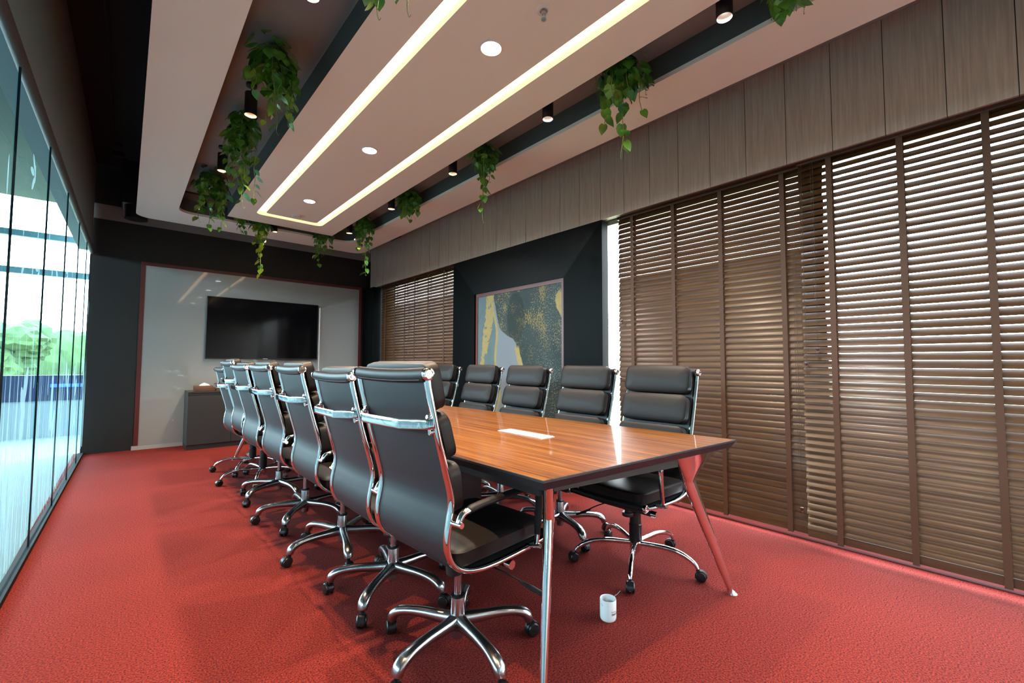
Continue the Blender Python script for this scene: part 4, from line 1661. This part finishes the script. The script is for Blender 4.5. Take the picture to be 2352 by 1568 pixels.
    for k in range(5):
        a = 2 * pi * k / 5
        bm = bmesh.new()
        th = sw[k]
        C_ = Vector(((R) * cos(a), (R) * sin(a), 0))
        dr = Vector((cos(th), sin(th), 0))      # trailing direction
        ax = Vector((-dr.y, dr.x, 0))
        wc = C_ + dr * 0.016
        wr = 0.0265
        for s in (1, -1):
            lathe(bm, [(wr * 0.72, 0.0), (wr, 0.002), (wr, 0.010), (wr * 0.86, 0.0145), (wr * 0.4, 0.016)], 22, axis_m((wc.x + ax.x * 0.006 * s, wc.y + ax.y * 0.006 * s, wr), ax * s))
        # hood: half drum above the wheels
        hr = wr + 0.0035
        sec = []
        for i in range(11):
            b_ = radians(-25 + 210 * i / 10)
            sec.append((cos(b_) * hr, sin(b_) * hr + wr))
        vv = []
        for s in (-1, 1):
            vv.append([bm.verts.new(wc + dr * x_ * -1 + ax * (0.0125 * s) + Vector((0, 0, max(z_, 0.010)))) for x_, z_ in sec])
        for i in range(10):
            bm.faces.new((vv[0][i], vv[0][i + 1], vv[1][i + 1], vv[1][i]))
        for q in vv:
            cc = bm.verts.new(wc + ax * (0.0125 * (-1 if q is vv[0] else 1)) + Vector((0, 0, wr)))
            for i in range(10):
                bm.faces.new((q[i], q[i + 1], cc))
        cyl(bm, (C_.x, C_.y, 0.030), (C_.x, C_.y, 0.064), 0.009, seg=10)
        bmesh.ops.recalc_face_normals(bm, faces=bm.faces)
        link('caster', bm, M_black_pl, bobj, smooth='auto')
    return t


PROTO = {True: chair_proto(True), False: chair_proto(False)}
used = {True: False, False: False}
FIXED = ('star_base', 'column')


def place_chair(x, y, rot, ztop, base_ang, shroud, label, group):
    if used[shroud]:
        c = copy_tree(PROTO[shroud])
    else:
        c = PROTO[shroud]
        used[shroud] = True
    c.location = (x, y, 0)
    c.rotation_euler = (0, 0, radians(rot))
    dz = ztop - 1.083
    for ch in c.children:
        nm = ch.name.split('.')[0]
        if nm == 'star_base':
            ch.rotation_euler = (0, 0, base_ang - radians(rot))
        elif nm != 'column':
            ch.location = (0, 0, dz)
    tag(c, label, 'office chair', group)


GL, GR = 'office chairs along the left side of the table', 'office chairs along the window side of the table'
LAB = 'black leather office chair, '
place_chair(1.016, 1.468, 4.5, 1.083, 0.845, False, LAB + 'back to us, nearest of the left row', GL)
place_chair(1.033, 2.055, 0.0, 1.060, 1.302, False, LAB + 'left row, directly behind the nearest one', GL)
place_chair(1.018, 2.690, 0.0, 1.083, -0.564, False, LAB + 'left row, third from the camera', GL)
place_chair(1.010, 3.390, 1.5, 1.086, 0.256, False, LAB + 'left row, fourth from the camera', GL)
place_chair(1.015, 4.120, 2.0, 1.081, 1.161, False, LAB + 'left row, fifth from the camera', GL)
place_chair(1.030, 4.760, 1.0, 1.113, 0.572, True, LAB + 'black column cover, second last of left row', GL)
place_chair(1.050, 5.330, 1.0, 1.047, 0.329, True, LAB + 'black column cover, last and lowest of the left row', GL)
place_chair(2.205, 1.436, 181.0, 1.065, -0.134, True, LAB + 'facing us, nearest of the window side', GR)
place_chair(2.205, 2.010, 180.0, 1.062, 0.598, False, LAB + 'facing us, second of the window side', GR)
place_chair(2.190, 2.610, 180.0, 1.060, 1.347, False, LAB + 'facing us, third of the window side', GR)
place_chair(2.190, 3.200, 180.0, 1.062, 0.30, False, LAB + 'facing us, fourth of the window side', GR)
place_chair(2.190, 3.850, 180.0, 1.062, 0.9, False, LAB + 'facing us, fifth of the window side, half hidden', GR)

# ------------------------------------------------------------------ outside: hall beyond the partition, garden
M_hall = mat('hall_floor_tile', (0.17, 0.22, 0.235), 0.7, spec=0.06)
M_hall_ceil = mat('hall_ceiling', (0.0160, 0.0440, 0.0560), 0.8)
M_navy = mat('navy_panel', (0.02, 0.035, 0.09), 0.3)
M_mull = mat('mullion_teal', (0.04, 0.10, 0.12), 0.4)
M_tree = grain_mat('tree_foliage', [(0.3, (0.0151, 0.0403, 0.0113)), (0.7, (0.0403, 0.0832, 0.0252))], (1, 1, 1), 1.2, 0.9, bstr=0)
M_grass = grain_mat('lawn_sunlit', [(0.3, (0.2080, 0.2160, 0.1200)), (0.7, (0.2880, 0.2960, 0.1760))], (1, 1, 1), 2.0, 0.9, bstr=0)
M_pale = mat('pale_sill_panel', (0.2500, 0.3300, 0.3600), 0.4)
struct(link('floor_hall', B(-6.0, -0.431, -3.0, 9.6, -0.12, -0.001), M_hall))
struct(link('floor_hall_end', B(-0.431, 3.5, 7.6, 9.6, -0.12, -0.001), M_hall))
struct(link('ceiling_hall', B(-6.0, -0.62, -3.0, 9.6, 3.56, 3.7), M_hall_ceil))
struct(link('wall_hall', B(-6.1, -6.0, -3.0, 9.6, 0.0, 2.4), M_pale))
bm = bmesh.new()
for yy in (-3.0, 0.0, 3.0, 6.0, 9.55):
    box(bm, -6.08, -6.0, yy - 0.05, yy + 0.05, 2.4, 3.56)
struct(link('fill_window', bm, M_mull))  # unseen high opening, added to let more daylight into the hall
struct(link('wall_hall_front', B(-6.0, -0.55, -3.1, -3.0, 0.0, 3.56), M_hall_ceil))
W2 = struct(empty('window_2', (-3.0, 9.6, 0)))
link('sill_panel', B(-3.0, 6.0, -0.06, 0.0, 0.0, 0.54), M_pale, W2)
link('navy_panel', B(-3.0, 6.0, -0.07, 0.0, 0.54, 0.92), M_navy, W2)
bm = bmesh.new()
for z in (3.01, 2.46):
    box(bm, -3.0, 6.0, -0.08, 0.0, z - 0.045, z + 0.045)
for x in (-3.0, -0.6, 6.0):
    box(bm, x - 0.03, x + 0.03, -0.08, 0.0, 0.92, 3.56)
link('mullions', bm, M_mull, W2)
bm = bmesh.new()
box(bm, 2.18, 2.52, -0.085, -0.07, 0.74, 0.79)
o = link('blue_light_bar', bm, M_led_blue, W2)
o['label'] = 'glowing blue light bar'
struct(link('ground_lawn', B(-60, 70, -60, 70, -0.40, -0.20), M_grass))


def tree(x, y, h, w, seed, label):
    rr = random.Random(seed)
    t = empty('garden_tree', (x, y, -0.2))
    tag(t, label, 'tree', 'trees outside the building')
    bm = bmesh.new()
    cyl(bm, (0, 0, 0), (0, 0, h * 0.5), 0.14, 0.09, seg=10)
    link('trunk', bm, M_boxwood, t)
    bm = bmesh.new()
    for i in range(9):
        c_ = Vector((rr.uniform(-w, w) * 0.6, rr.uniform(-w, w) * 0.5, h * rr.uniform(0.35, 0.85)))
        m_ = Matrix.Translation(c_) @ Matrix.Diagonal((w * rr.uniform(0.35, 0.6), w * rr.uniform(0.35, 0.6), h * rr.uniform(0.16, 0.26), 1))
        r_ = bmesh.ops.create_icosphere(bm, subdivisions=3, radius=1.0, matrix=m_)
        for v in r_['verts']:
            v.co += (v.co - c_).normalized() * rr.uniform(-0.12, 0.12)
    link('crown', bm, M_tree, t)


bm = bmesh.new()
rr = random.Random(5)
nx, ns = 90, 12
prev = None
for i in range(nx + 1):
    x_ = -18 + 26 * i / nx
    row = []
    for k in range(ns + 1):
        a = pi * k / ns
        row.append(bm.verts.new((x_ + rr.uniform(-0.08, 0.08), 32 + 1.1 * cos(a) + rr.uniform(-0.1, 0.1), -0.2 + 2.9 * sin(a) ** 0.6 + (rr.uniform(-0.14, 0.14) if 0 < k < ns else 0))))
    if prev:
        for k in range(ns):
            bm.faces.new((prev[k], prev[k + 1], row[k + 1], row[k]))
    prev = row
tag(link('garden_hedge', bm, M_tree), 'long green hedge outside, seen blurred through the left glass partition', 'hedge')
for i, x_ in enumerate((-13.5, -8.6, -3.6, 1.4)):
    tree(x_, 26.5 + 0.6 * (i % 2), 2.35 + 0.2 * (i % 3), 1.5, 60 + i, 'green bushy tree standing before the hedge beyond the left glass')
